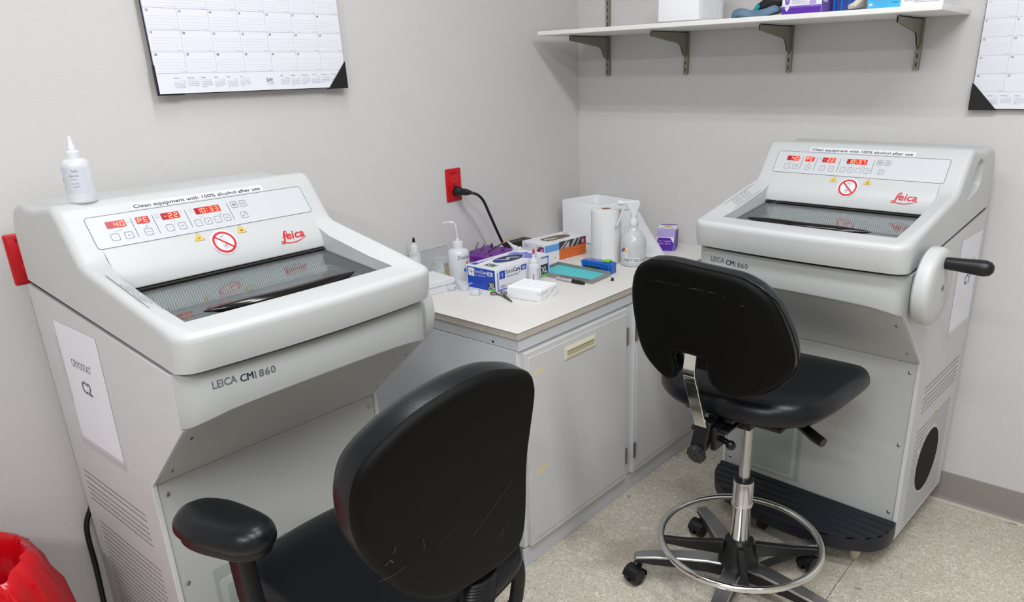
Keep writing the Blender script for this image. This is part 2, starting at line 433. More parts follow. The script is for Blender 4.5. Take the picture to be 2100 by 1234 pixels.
# ------------------------------------------------------------------ ceiling lights
trof_m = mat('troffer_white', (236, 236, 234), .5)
tube_m = mat('fluorescent_tube', (255, 252, 246), .5, emit=4.)
for i, ((lx, ly), k, ln) in enumerate(LIGHTS):
    t = thing('ceiling_light', ['long twin-tube ceiling light above the stool', 'long twin-tube ceiling light over the camera position', 'short twin-tube ceiling light near the left wall', 'added fill light, a long twin-tube fixture at the unseen rear of the room'][i], 'light', (lx, ly, RZ), 0, 'fluorescent ceiling lights')  # the rear fixture is unseen, added as fill for the back wall
    b = MB().m(trof_m); h = ln / 2 + .04; b.box((-h, -.15, -.012), (h, .15, 0))
    for s in (-1, 1):
        b.box((-h, s * .15 - .01, -.06), (h, s * .15 + .01, 0)); b.box((s * h - .012, -.15, -.06), (s * h + .012, .15, 0))
    b.build('housing', t, bevel=.002)
    for s in (-1, 1):
        MB().m(tube_m).cyl((-ln / 2, s * .06, -.035), (ln / 2, s * .06, -.035), .013).build('tube', t)
        ld = bpy.data.lights.new('tube_light', 'AREA'); ld.shape = 'RECTANGLE'; ld.size = ln; ld.size_y = .04; ld.energy = TUBE_W * k; ld.color = (.95, .977, 1.03)
        lo = bpy.data.objects.new('tube_light', ld); COL.objects.link(lo); lo.parent = t; lo.location = (0, s * .06, -.055)

# ================================================================== cryostat
def V3(u, v, w_): return Vector((u, -v, w_))
SEG = {'0': 'abcdef', '1': 'bc', '2': 'abged', '3': 'abgcd', '4': 'fgbc', '7': 'abc', '-': 'g', 'P': 'abefg', 'E': 'afged'}
SEGP = {'a': ((0, 2), (1, 2)), 'b': ((1, 2), (1, 1)), 'c': ((1, 1), (1, 0)), 'd': ((0, 0), (1, 0)), 'e': ((0, 0), (0, 1)), 'f': ((0, 1), (0, 2)), 'g': ((0, 1), (1, 1))}
def sevenseg(mb, ch, x, y, wd, h, fm, c, th=.0009):
    for q in SEG[ch]:
        (a, b), (d, e) = SEGP[q]
        P = [(x + a * wd, y + b * h / 2), (x + d * wd, y + e * h / 2)]
        g = th * .55
        if P[0][0] == P[1][0]: s_ = 1 if P[1][1] > P[0][1] else -1; P = [(P[0][0], P[0][1] + s_ * g), (P[1][0], P[1][1] - s_ * g)]
        else: s_ = 1 if P[1][0] > P[0][0] else -1; P = [(P[0][0] + s_ * g, P[0][1]), (P[1][0] - s_ * g, P[1][1])]
        mb.stroke(P, th, fm, c=c)
def cryostat(loc, rz, label, clock, fan, wheel):
    root = thing('cryostat', label, 'laboratory machine', loc, rz)
    # ---------- profiles
    Arm = [(0, 1.052), (0, 1.15), (.008, 1.187), (.03, 1.216), (.06, 1.2285), (.09, 1.2315), (.11, 1.226), (.16, 1.226), (.232, 1.2365), (.2525, 1.2378), (.2655, 1.2335), (.2755, 1.2245), (.2876, 1.2097),
           (.3308, 1.1504), (.344, 1.135), (.360, 1.126), (.40, 1.1175), (.55, 1.0855), (.632, 1.068), (.674, 1.0590), (.700, 1.0540), (.7095, 1.0505), (.7140, 1.0435), (.7145, 1.035), (.7125, 1.005), (.704, .9785)]
    I13, I632 = 13, 18
    rad = [.017] * 18 + [.024] + [.034] * 7
    bowf = [0] * 18 + [.35, .9, 1, 1, 1, 1, 1, 1]
    nrm = []
    for i in range(len(Arm)):
        a = Arm[max(i - 1, 0)]; b = Arm[min(i + 1, len(Arm) - 1)]; tx, ty = b[0] - a[0], b[1] - a[1]; l = math.hypot(tx, ty); nrm.append((ty / l, -tx / l))
    nrm[0] = nrm[1] = (1, 0)
    def drop(d, r): return 0 if d >= r else r - math.sqrt(max(0, r * r - (r - d) ** 2))
    fr = [0, .07, .25, .55, 1.]
    def pt(sgn, d, i):   # d = distance from outer wall
        u = .3 - d; dd = drop(d, min(rad[i], .017)); av, aw = Arm[i]
        dip = {13: 0, 14: .25, 15: .6, 16: 1, 17: 1, 18: .75, 19: .35}.get(i, 0) * .020 * max(0, min(1, (d - .018) / .037))
        nv, nw = nrm[i]
        if i >= 19: nv = 0; nw = min(0, nw)
        q = max(0, min(1, (av - .655) / .055)) if i >= 18 else 0
        return V3(sgn * u, av + nv * dd - q * drop(d, .034) + .018 * bowf[i] * (1 - (u / .3) ** 2), aw + nw * dd - dip)
    mid = [.19, .12, .05]
    b = MB().m(hood_m); idx = {}
    def vid(sgn, k, i):
        # k: 0..4 rounding columns, 5: u=.245, 6..8 mid, 9: centre
        if k == 9: sgn = 0
        key = (sgn, k, i)
        if key not in idx:
            if k <= 4: p = pt(sgn, fr[k] * rad[i], i)
            elif k == 5: p = pt(sgn, .055, i)
            elif k <= 8: p = pt(sgn, .3 - mid[k - 6], i)
            else: p = pt(1, .3, i)
            idx[key] = len(b.v); b.v.append(tuple(p))
        return idx[key]
    def face(ids): b.f.append(tuple(ids)); b.mi.append(b.cur)
    for sgn in (1, -1):
        for i in range(len(Arm) - 1):
            kmax = 9 if (i < I13 or i >= I632) else 5
            for k in range(kmax):
                q = [vid(sgn, k, i), vid(sgn, k, i + 1), vid(sgn, k + 1, i + 1), vid(sgn, k + 1, i)]
                face(q if sgn < 0 else q[::-1])
        if sgn < 0: face([vid(sgn, 0, i) for i in reversed(range(len(Arm)))])
        else:
            outer = [Vector(b.v[vid(sgn, 0, i)]) for i in range(len(Arm))]
            hp = catmull([(.150, 1.180), (.158, 1.196), (.178, 1.206), (.200, 1.203), (.216, 1.188), (.245, 1.148), (.268, 1.108), (.266, 1.098), (.25, 1.099), (.20, 1.110), (.163, 1.122), (.150, 1.14)], 3)
            hole = [Vector(V3(.3, a, c)) for a, c in hp]
            k0 = len(b.v); b.v += [tuple(p) for p in outer + hole]
            from mathutils.geometry import tessellate_polygon
            for tri in tessellate_polygon([[Vector((p.y, p.z, 0)) for p in outer], [Vector((p.y, p.z, 0)) for p in hole]]): face([k0 + q for q in tri])
            cx_, cz_ = .2, 1.155
            def hr(u, k): return [V3(u, cx_ + (a - cx_) * k, cz_ + (c - cz_) * k) for a, c in hp]
            b.rings([hr(.3, 1), hr(.2985, .985), hr(.294, .96), hr(.284, .90), hr(.281, .84)], cap=(False, True))
    # front roll under the control panel
    rollp = [(.3308, 1.1504), (.3415, 1.137), (.350, 1.126), (.358, 1.1155), (.364, 1.105), (.369, 1.095), (.372, 1.086), (.3743, 1.0718), (.3725, 1.068), (.362, 1.0665), (.362, 1.075)]
    for sgn in (1, -1):
        ids = [[vid(sgn, k, I13) for k in (5, 6, 7, 8, 9)]]
        for v_, w_ in rollp[1:]:
            row = []
            for k, u in zip((5, 6, 7, 8, 9), (.245, .19, .12, .05, 0)):
                b.v.append(tuple(V3(sgn * u, v_, w_))); row.append(len(b.v) - 1)
            ids.append(row)
        for r0, r1 in zip(ids, ids[1:]):
            for k in range(4):
                q = [r0[k], r1[k], r1[k + 1], r0[k + 1]]; face(q if sgn < 0 else q[::-1])
        # inner wall of the side arm
        wall = [tuple(b.v[vid(sgn, 5, i)]) for i in range(I13, I632 + 1)]
        u = sgn * .245
        wall += [V3(u, .636, 1.026)] + [V3(u, .362, 1.060)] + [V3(u, v_, w_) for v_, w_ in reversed(rollp[1:-1])]
        k0 = b.add(wall, [tuple(range(len(wall))) if sgn < 0 else tuple(reversed(range(len(wall))))])
    rim = [b.v[vid(1, k, I632)] for k in (5, 6, 7, 8)] + [b.v[vid(1, 9, I632)]] + [b.v[vid(-1, k, I632)] for k in (8, 7, 6, 5)]
    for p, q in zip(rim, rim[1:]):
        b.add([p, q, (q[0], q[1], 1.024), (p[0], p[1], 1.024)], [(0, 1, 2, 3)])
    hood = b.build('hood', root, angle=38)
    bm = bmesh.new(); bm.from_mesh(hood.data); bmesh.ops.remove_doubles(bm, verts=bm.verts, dist=2e-5); bmesh.ops.recalc_face_normals(bm, faces=bm.faces); bm.to_mesh(hood.data); bm.free()
    hood.data.shade_smooth(); hood.data.set_sharp_from_angle(angle=R(38))
    wnm = hood.modifiers.new('wn', 'WEIGHTED_NORMAL'); wnm.keep_sharp = True
    s = MB().m(panel_m).poly([(a, c) for a, c in [(.168, 1.178), (.198, 1.19), (.240, 1.120), (.170, 1.135)]], lambda a, c, z: V3(.2812 + z, a, c)).m(bplast_m)
    s.prism([(.190, 1.165), (.214, 1.157), (.206, 1.138), (.196, 1.14)], lambda a, c, z: V3(.2815 + z, a, c), 0, .006); s.m(line_m).text('I/0', .2, 1.122, .008, lambda a, c, z: V3(.2815 + z, .39 - a, c)); s.build('power_switch', hood)
    # ---------- seam gap
    def plan(ins, n=9):   # plan outline (u,v) of the hood / fascia front
        f = .690 - ins; P = []
        P += [(-.3 + ins, 0.004), (-.3 + ins, f - .05)]
        for k in range(1, 6):
            a = R(90 * k / 6); P.append((-.3 + ins + .036 * (1 - math.cos(a)), f - .05 + .045 * math.sin(a)))
        for k in range(n):
            u = -.255 + .51 * k / (n - 1); P.append((u, f - .005 + .018 * (1 - (u / .3) ** 2)))
        for k in range(5, 0, -1):
            a = R(90 * k / 6); P.append((.3 - ins - .036 * (1 - math.cos(a)), f - .05 + .045 * math.sin(a)))
        P += [(.3 - ins, f - .05), (.3 - ins, .004)]
        return P
    sw = lambda v: 1.052 - .1068 * v
    P = plan(.008)
    MB().m(gap_m).rings([[V3(u, v, sw(v) - .022) for u, v in P], [V3(u, v, sw(v) + .0) for u, v in P]]).build('seam_gap_shade', root, flat=True)  # solid dark strip paints the shade of the open gap under the hood
    # ---------- sheet-metal sides and back
    side = [(0, .084), (.45, .084), (.45, .14), (.4465, .665), (.655, .856), (.655, sw(.655) - .012), (0, sw(0) - .012)]
    for sgn, nm in ((1, 'side_panel'), (-1, 'side_panel')):
        s = MB().m(body_m); fm = (lambda a, c, z, g=sgn: V3(g * (.3 - .012 + z), a, c))
        s.prism(side, fm, 0, .012)
        s.m(slot_m)
        f2 = (lambda a, c, z=0., g=sgn: V3(g * (.3003), a, c))
        def row(v0, v1, w0, slope):
            v = v0
            while v < v1:
                ww = w0 + (v - v0) * slope
                if not (sgn > 0 and fan and math.hypot(v - .224, ww - .272) < .113):
                    s.add([f2(v, ww), f2(v + .0027, ww), f2(v + .0047, ww + .0042), f2(v + .002, ww + .0042)], [(0, 1, 2, 3) if sgn < 0 else (3, 2, 1, 0)])
                v += .0062
        for k in range(6): row(.040 + .002 * (k > 3), .372, .568 - .0152 * k - (.004 if k > 1 else 0), -.012)
        for k in range(22): row(.057, .382, .425 - .0152 * k, -.012)
        s.m(body_m)
        o = s.build(nm, root, bevel=.0018, seg=1, limit=60)
        if sgn > 0 and fan:
            MB().m(fan_m).poly(circ(.224, .272, .106, 48), f2).build('fan_opening', o, flat=True)
            q = MB().m(yel_m).poly([(.200, .425), (.216, .425), (.208, .440)], lambda a, c, z=0: V3(.3009, a, c)).m(ink_m); q.stroke([(.208, .427), (.208, .436)], .0016, lambda a, c, z=0: V3(.3012, a, c)); q.build('warning_sticker', o, flat=True)
            MB().m(white_m).poly(circ(.34, .345, .012, 20), lambda a, c, z=0: V3(.301, a, c)).build('white_plug', o, flat=True)
    MB().m(body_m).box((-.288, -.012, .084), (.288, 0, sw(0) - .02)).build('back_panel', root)
    MB().m(body_m).box((-.288, -.445, .084), (.288, -.012, .1)).build('floor_pan', root)
    # ---------- front fascia
    def wb(u): a = abs(u) / .3; return .887 - .012 * a ** 2 - .017 * a ** 9
    def fas(zoff, sub=0):
        P = plan(0, 17)[1:-1]; return [(u, v) for u, v in P if v > .655]
    F = [(-.3, .655)] + fas(0) + [(.3, .655)]
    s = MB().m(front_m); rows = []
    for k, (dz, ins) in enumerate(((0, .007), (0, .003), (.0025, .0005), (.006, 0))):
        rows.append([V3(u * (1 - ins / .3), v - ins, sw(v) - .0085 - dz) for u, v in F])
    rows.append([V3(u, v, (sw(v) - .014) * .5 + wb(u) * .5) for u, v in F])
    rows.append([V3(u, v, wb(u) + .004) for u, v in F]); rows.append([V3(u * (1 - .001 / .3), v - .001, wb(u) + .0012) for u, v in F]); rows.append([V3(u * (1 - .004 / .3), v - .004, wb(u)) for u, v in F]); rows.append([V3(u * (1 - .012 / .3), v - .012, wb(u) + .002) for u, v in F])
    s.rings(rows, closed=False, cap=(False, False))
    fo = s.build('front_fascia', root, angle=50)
    fd = F
    ff = lambda a, c, z=0.: V3(a, .690 - .005 + .018 * (1 - (a / .3) ** 2) + .0008, c)
    s = MB().m(grey_ink); s.text('LEICA', -.2445, .9330, .0210, ff, bold=.012, width=.046); s.m(navy_ink); [s.text('CM', -.1925 + q, .9300, .0210, ff, width=.0255, c=.0002 * j) for j, q in enumerate((0, .0004, .0008))]; s.m(grey_ink).text('1860', -.1635, .9285, .0210, ff, bold=.012, width=.043, space=1.1)
    s.build('model_lettering', fo, flat=True)
    # undercut
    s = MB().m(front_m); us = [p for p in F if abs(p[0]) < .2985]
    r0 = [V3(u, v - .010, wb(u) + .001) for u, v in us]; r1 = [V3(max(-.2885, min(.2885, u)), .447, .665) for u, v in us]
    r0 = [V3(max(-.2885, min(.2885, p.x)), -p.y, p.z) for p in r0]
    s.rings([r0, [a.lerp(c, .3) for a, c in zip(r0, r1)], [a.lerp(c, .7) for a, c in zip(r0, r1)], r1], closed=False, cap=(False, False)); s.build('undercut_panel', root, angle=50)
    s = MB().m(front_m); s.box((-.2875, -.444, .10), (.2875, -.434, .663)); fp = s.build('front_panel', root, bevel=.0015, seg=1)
    def screw(u, v, w_, nv):
        q = MB().m(screw_m); nv = Vector(nv); q.lathe_ax([(.0001, 0), (.0058, 0), (.0056, .0012), (.004, .0026), (.0018, .003), (.0016, .0022), (.0001, .0022)], V3(u, v, w_), nv, 14); q.build('screw', root)
    for u in (-.272, .272):
        for w_ in (.632, .401, .172): screw(u, .444, w_, (0, -1, 0))
        for k in (.22, .78):
            screw(u, .447 + .225 * (1 - k) - .004, .665 + .205 * (1 - k) - .004, (0, -.70, -.71))
    # drain compartment in the front panel
    drain_m = mat('drain_grey_green', (158, 166, 160), .4); drf_m = mat('drain_tub', (176, 184, 180), .3)
    s = MB().m(drain_m)
    s.box((-.215, -.4448, .16), (-.02, -.4442, .40)); s.m(drf_m).prism(rr_pts(-.205, .168, -.035, .365, .012), lambda a, c, z: V3(a, .4445 + z, c), 0, .003); s.m(drain_m).prism(rr_pts(-.19, .18, -.05, .35, .01), lambda a, c, z: V3(a, .4472 + z, c), 0, .0012)
    dh = s.build('drain_container', root, bevel=.0008, seg=1)
    q = MB().m(yel_m); g = lambda a, c, z=0.: V3(a, .4449 + z, c); q.poly([(.008, .352), (.030, .352), (.019, .372)], g).m(ink_m).stroke([(.019, .355), (.017, .361), (.021, .361), (.019, .367)], .0015, g, c=.0003); q.build('warning_sticker', root, flat=True)
    s = MB().m(steel_m)
    if clock == '10:33': s.tube([V3(.065, .445, .385), V3(.065, .472, .388), V3(.02, .485, .392), V3(-.03, .485, .392)], .006, 8); s.build('drain_clip', root)
    # ---------- foot step
    s = MB().m(rubber_m)
    def hw(v):
        q = (v - .447) / .168; return .3 * math.sqrt(max(0, 1 - max(0, q) ** 2.9)) if q < 1 else 0
    vsn = [  .447 + .168 * (1 - (1 - k / 34) ** 1.0) for k in range(35)]; rws = []
    for k, v in enumerate(vsn):
        z = .146 - .035 * ((v - .447) / .168) + (.0042 if (k % 5) in (1, 2) else 0)
        h = max(hw(v), .02); rws.append([V3(h * a, v, z) for a in [-1 + j / 10 for j in range(21)]])
    s.rings(rws, closed=False, cap=(False, False))
    out = [(-max(hw(v), .02), v) for v in vsn] + [(max(hw(v), .02), v) for v in reversed(vsn)]
    s.rings([[V3(u, v, .146 - .035 * ((v - .447) / .168)) for u, v in out], [V3(u, v, .10) for u, v in out], [V3(u * .99, v - .003, .076) for u, v in out]], cap=(False, True)); s.build('foot_step', root, angle=45)
    for u, v in ((.205, .49), (-.205, .49), (.2, .06), (-.2, .06)):
        MB().m(mat('foot_cream', (196, 184, 166), .5)).lathe([(.011, 0), (.013, .004), (.019, .03), (.021, .09)], tuple(V3(u, v, 0)), 20).build('foot', root)
    c = MB().m(bplast_m).cyl(V3(-.10, .53, .03), V3(-.075, .53, .03), .03, n=24); cs = c.build('caster', root, bevel=.004)
    q = MB().m(bplast_m); q.prism([(.50, .066), (.56, .066), (.55, .03), (.53, .02)], lambda a, c_, z: V3(-.072 + z, a, c_), 0, .004); q.build('caster_fork', cs)
    # ---------- chamber, glass, handle
    s = MB().m(cham_m)
    A = [(.362, 1.058), (.40, .985), (.445, .982), (.445, .875), (.632, .875), (.632, 1.02)]
    for sgn in (-1, 1): s.add([V3(sgn * .238, a, c) for a, c in [(.362, 1.058), (.362, .875), (.632, .875), (.632, 1.022)]], [(0, 1, 2, 3)])
    s.rings([[V3(-.238, a, c) for a, c in A], [V3(.238, a, c) for a, c in A]], closed=False, cap=(False, False)); ch = s.build('chamber', root, flat=True)
    s = MB().m(rib_m)
    for k in range(80):
        u = -.214 + .446 * k / 79; s.obox(V3(u, .3875, 1.0175), (.0014, 0, 0), V3(0, .0165, -.0325), (0, -.0035, -.0018))
    s.build('heater_fins', ch, flat=True)
    s = MB().m(steel_m); s.box((-.03, -.56, .875), (.05, -.50, .93)); s.cyl((0.01, -.445, .945), (.01, -.505, .945), .024, n=24); s.m(bplast_m); s.cyl((0.01, -.505, .945), (.01, -.515, .945), .018, n=20); s.build('specimen_head', ch, bevel=.003)
    s = MB().m(mat('white_tray', (215, 218, 220), .5)); s.box((-.22, -.60, .876), (-.06, -.47, .89)); s.build('storage_tray', ch, bevel=.003)
    MB().m(mat('white_tray', (215, 218, 220), .5)).box((.09, -.61, .876), (.22, -.48, .90)).build('storage_tray', ch, bevel=.003)
    gs = MB().m(glass_m); G = lambda u, v, dz=0.: V3(u, v, 1.0645 - (v - .362) * (1.0645 - 1.0285) / (.636 - .362) + dz)
    gs.rings([[G(-.243, .363), G(.243, .363), G(.243, .63), G(.15, .641), G(0, .644), G(-.15, .641), G(-.243, .63)], [G(-.243, .363, -.004), G(.243, .363, -.004), G(.243, .63, -.004), G(.15, .641, -.004), G(0, .644, -.004), G(-.15, .641, -.004), G(-.243, .63, -.004)]]); go = gs.build('sliding_window', root, flat=True)
    s = MB().m(gap_m)
    s.obox(G(0, .372, .001), (.243, 0, 0), (0, -.008, 0), (0, 0, .0012)); s.build('window_seal', go)
    s = MB().m(bgloss_m); pth = []; rr = []
    for k in range(25):
        q = k / 24 * 2 - 1; u = -.010 + q * .178; v = .620 - .026 * q * q; pth.append(G(u, v, .017)); rr.append(.0155 * (1 - abs(q) ** 3.2) + .0015)
    s.tube(pth, rr, 12, flat=.85); s.build('window_handle', go)
    # ---------- control panel decals on the conforming surface
    upp = [(.2876, 1.2097), (.2755, 1.2245), (.2655, 1.2335), (.2525, 1.2378), (.232, 1.2365)]; prof = [(.262, 1.2355), (.2876, 1.2097), (.3308, 1.1504)] + rollp[1:8]
    # s=0 at panel top
    def surf(a, s_, z=0.):   # a: u ; s_: distance down the slope from panel top
        if s_ < 0:
            r = -s_
            for i in range(4):
                e = (upp[i + 1][0] - upp[i][0], upp[i + 1][1] - upp[i][1]); l = math.hypot(*e)
                if r <= l or i == 3:
                    e = (e[0] / l, e[1] / l); return V3(a, upp[i][0] + e[0] * r + e[1] * z, upp[i][1] + e[1] * r - e[0] * z)
                r -= l
        r = s_
        for i in range(1, len(prof) - 1):
            e = (prof[i + 1][0] - prof[i][0], prof[i + 1][1] - prof[i][1]); l = math.hypot(*e)
            if r <= l or i == len(prof) - 2:
                e = (e[0] / l, e[1] / l); n = (-e[1], e[0])
                if n[0] < 0: n = (-n[0], -n[1])
                return V3(a, prof[i][0] + e[0] * r + n[0] * z, prof[i][1] + e[1] * r + n[1] * z)
            r -= l
    S = lambda a, c, z=0.: surf(a, -c, z + .0005)       # c is up-slope
    s = MB().m(panel_m); PP = rr_pts(-.252, -.0734, .252, 0, .007); s.poly(PP, S); s.m(line_m).stroke(PP, .0011, S, True, .0002)
    for u in (-.1665, -.1215, -.0499, .050): s.stroke([(u, -.0152), (u, -.0607)], .0012, S, c=.0003)
    s.m(ltline_m)
    s.text('\u00b5m', -.1775, -.0245, .006, S, .0003); s.text('RETRACT', -.2055, -.0398, .0035, S, .0003); s.poly(circ(-.208, -.0385, .001, 10), S, .0003)
    s.poly([(-.1465, -.0395), (-.1395, -.0355), (-.1375, -.0375), (-.1445, -.0415)], S, .0003)
    s.rrect(-.1155, -.0235, -.1095, -.0155, .001, .0008, S, .0003); s.stroke([(-.113, -.0215), (-.107, -.0255)], .0008, S, c=.0003); s.text('\u00b0C', -.063, -.021, .006, S, .0003)
    s.stroke([(-.0815, -.0345), (-.0795, -.0395)], .0012, S, c=.0003)
    s.stroke(circ(-.0375, -.0195, .0038, 18), .0006, S, True, .0003); s.stroke([(-.0375, -.0195), (-.036, -.0175)], .0006, S, c=.0003)
    s.stroke(circ(-.0215, -.0385, .003, 16), .0006, S, True, .0003); s.stroke([(-.0215, -.0385), (-.0203, -.037)], .0006, S, c=.0003)
    for k in range(5): s.stroke([(.024, -.041), (.024 + .004 * math.cos(R(20 + 35 * k)), -.041 + .004 * math.sin(R(20 + 35 * k)))], .0006, S, c=.0003)
    s.stroke([(.0195, -.0415), (.0285, -.0415)], .0007, S, c=.0003)
    cp = s.build('control_panel', root, flat=True)
    for (x0, x1), txt in (((-.2180, -.1790), ' 40'), ((-.1578, -.1304), 'PE'), ((-.1043, -.0648), '-22'), ((-.0295, .0298), clock)):
        s = MB().m(dispd_m).poly(rr_pts(x0, -.0315, x1, -.0152, .0015, 3), S, .0003)
        s.m(disp_m); lit = x0 + (x1 - x0) * (.33 if txt[0] in ' -' else .0 if txt == 'PE' else .16); s.poly(rr_pts(lit, -.0313, x1 - .0003, -.0154, .0014, 3), S, .0005)
        s.m(digit_m); h = .0104; y = -.0288
        if txt == ' 40': cells = [('4', x0 + .0165), ('0', x0 + .0283)]
        elif txt == 'PE': cells = [('P', x0 + .0042), ('E', x0 + .0162)]
        elif txt == '-22': cells = [('-', x0 + .006), ('2', x0 + .0165), ('2', x0 + .0278)]
        else: cells = [(txt[0], x0 + .0052), (txt[1], x0 + .0160), (txt[3], x0 + .0348), (txt[4], x0 + .0468)]
        for ch_, x in cells: sevenseg(s, ch_, x, y, .0068 if ch_ != '-' else .005, h, S, .0008)
        if ':' in txt:
            for yy in (-.0265, -.021): s.poly([(x0 + .0278, yy), (x0 + .0293, yy), (x0 + .0293, yy + .0015), (x0 + .0278, yy + .0015)], S, .0008)
        s.build('display', cp, flat=True)
    for x0, x1, y0, y1, sy in ((-.2185, -.2025, -.0597, -.0443, '-'), (-.1914, -.1758, -.0603, -.0449, '+'), (-.1508, -.1348, -.0600, -.0443, '...'), (-.1044, -.0894, -.0595, -.0438, '-'), (-.0773, -.0620, -.0600, -.0438, '+'),
                               (-.0408, -.0259, -.0597, -.0440, '-'), (-.0179, -.0026, -.0593, -.0437, '+'), (.0054, .0203, -.0590, -.0434, '-'), (.0282, .0428, -.0588, -.0430, '+'), (.0582, .0737, -.0298, -.0142, 'd'), (.0805, .0957, -.0298, -.0140, 's'), (.0699, .0855, -.0590, -.0437, 'k')):
        s = MB().m(line_m).rrect(x0, y0, x1, y1, .0025, .0009, S, .0003); cx, cy = (x0 + x1) / 2, (y0 + y1) / 2
        if sy == '-': s.m(ltline_m).stroke([(cx - .0022, cy), (cx + .0022, cy)], .0008, S, c=.0003)
        elif sy == '+': s.stroke([(cx - .002, cy), (cx + .002, cy)], .0009, S, c=.0003).stroke([(cx, cy - .002), (cx, cy + .002)], .0009, S, c=.0003)
        elif sy == '...':
            for d in (-.0035, 0, .0035): s.poly(circ(cx + d, cy, .001, 8), S, .0003)
        elif sy == 'd':
            for k in range(4): s.stroke([(cx, cy - .001), (cx + .005 * math.cos(R(30 + 40 * k)), cy - .001 + .005 * math.sin(R(30 + 40 * k)))], .0007, S, c=.0003)
            s.stroke([(cx - .005, cy - .001), (cx + .005, cy - .001)], .0007, S, c=.0003)
            for d in (-.003, 0, .003): s.stroke([(cx + d, cy - .003), (cx + d - .001, cy - .0048)], .0007, S, c=.0003)
            s.stroke(circ(cx, cy - .001, .0045, 12, 0, 180), .0006, S, c=.0003)
        elif sy == 's':
            s.stroke(circ(cx, cy, .0024, 12), .0006, S, True, .0003)
            for k in range(8): s.stroke([(cx + .003 * math.cos(R(45 * k)), cy + .003 * math.sin(R(45 * k))), (cx + .0052 * math.cos(R(45 * k)), cy + .0052 * math.sin(R(45 * k)))], .0005, S, c=.0003)
        else:
            s.stroke(circ(cx - .0032, cy - .0028, .0014, 10), .0007, S, True, .0003); s.stroke([(cx - .0022, cy - .0018), (cx + .003, cy + .003)], .0009, S, c=.0003); s.stroke([(cx + .0012, cy + .0012), (cx + .003, cy + .0035), (cx + .0042, cy + .0026)], .0008, S, c=.0003)
        s.build('button', cp, flat=True)
    # label strip with instruction
        s = MB().m(white_m); n = 12
    for k in range(n): s.add([S(-.155 + .31 * k / n, .003), S(-.155 + .31 * (k + 1) / n, .003), S(-.155 + .31 * (k + 1) / n, .0191), S(-.155 + .31 * k / n, .0191)], [(0, 1, 2, 3)])
    s.m(navy_ink).text('Clean equipment with 100% alcohol after use', -.149, .0062, .0122, S, .0007, width=.297, bold=.008); s.build('instruction_strip', root, flat=True)
    # warning triangles
    for cx, kind in ((-.0497, 'bio'), (.0517, 'cold')):
        a = (cx + .0015 if kind == 'bio' else cx + .0006, -.0752); tr = [a, (cx - .0108, -.0944), (cx + .0112, -.0950)]
        s = MB().m(yel_m).poly(tr, S, .0002).m(ink_m).stroke(tr, .0008, S, True, .0004); c0 = (cx + .0003, -.0888)
        if kind == 'bio':
            for k in range(3): s.stroke(circ(c0[0] + .0019 * math.cos(R(90 + 120 * k)), c0[1] + .0019 * math.sin(R(90 + 120 * k)), .0018, 10), .0006, S, True, .0004)
        else:
            for k in range(3): s.stroke([(c0[0] + .0034 * math.cos(R(60 * k)), c0[1] + .0034 * math.sin(R(60 * k))), (c0[0] - .0034 * math.cos(R(60 * k)), c0[1] - .0034 * math.sin(R(60 * k)))], .0007, S, c=.0004)
            s.stroke(circ(*c0, .0022, 10), .0006, S, True, .0004)
        s.build('warning_sticker', root, flat=True)
    # prohibition sign
    c0 = (.0005, -.1093); s = MB().m(white_m)
    N_ = 40
    def disc(r0, r1, z):
        s.rings([[S(c0[0] + r * math.cos(2 * PI * k / N_), c0[1] + r * math.sin(2 * PI * k / N_), z) for k in range(N_)] for r in (r0, (r0 + r1) / 2, r1)], cap=(False, False))
    disc(.0001, .031, .0003); s.m(red_m); disc(.0215, .0268, .0006)
    bar = [(c0[0] - .0165 + .033 * k / 8, c0[1] + .0155 - .031 * k / 8) for k in range(9)]; s.stroke(bar, .0042, S, c=.0006)
    s.m(ink_m); lw = .0006; o_ = lambda x, y: (c0[0] + x, c0[1] + y)
    s.stroke([o_(-.0055, -.0155), o_(-.0065, 0), o_(-.0065, .008), o_(-.004, .0115), o_(.0025, .0125), o_(.0055, .0095), o_(.0065, -.002), o_(.0072, -.0145), o_(-.0055, -.0155)], lw, S, c=.0005)
    s.poly([o_(-.0035, .013), o_(-.001, .013), o_(-.001, .0155), o_(-.0035, .0155)], S, .0005)
    for dy, ex in ((.0145, .006), (.016, .0065), (.0175, .0055)): s.stroke([o_(.0005, .0145), o_(ex, dy + .0015)], .0004, S, c=.0005)
    s.m(red_m).stroke([o_(0, -.0035), o_(.005, -.0085), o_(0, -.0135), o_(-.005, -.0085)], lw, S, True, .0005); s.m(ink_m).stroke([o_(-.0015, -.0105), o_(-.001, -.007), o_(.001, -.0062), o_(.0015, -.0105), o_(-.0015, -.0105)], .0009, S, c=.0005)
    tx = 'Flammable freezing sprays prohibited'
    for k, ch_ in enumerate(tx):
        a = 200 + 140 * k / (len(tx) - 1); r = .0305
        if ch_ != ' ': s.text(ch_, c0[0] + r * math.cos(R(a)), c0[1] + r * math.sin(R(a)), .0038, S, .0005, ang=R(a + 90), bold=.0, res=1)
    s.build('prohibition_sticker', root, flat=True)
    # red script emblem
    s = MB().m(red_m); k0 = (.1325, -.142)
    q = lambda pts: [(k0[0] + x * .070, k0[1] + y * .070) for x, y in pts]
    Lp = catmull([(.0, .03), (.03, .0), (.08, .0), (.13, .05), (.17, .16), (.20, .28), (.24, .38), (.30, .43), (.33, .39), (.30, .31), (.22, .25), (.12, .22)], 5, False)
    wd = [.0018 + .0030 * max(0, math.sin(PI * min(1, max(0, (k - 8) / 30)))) for k in range(len(Lp))]
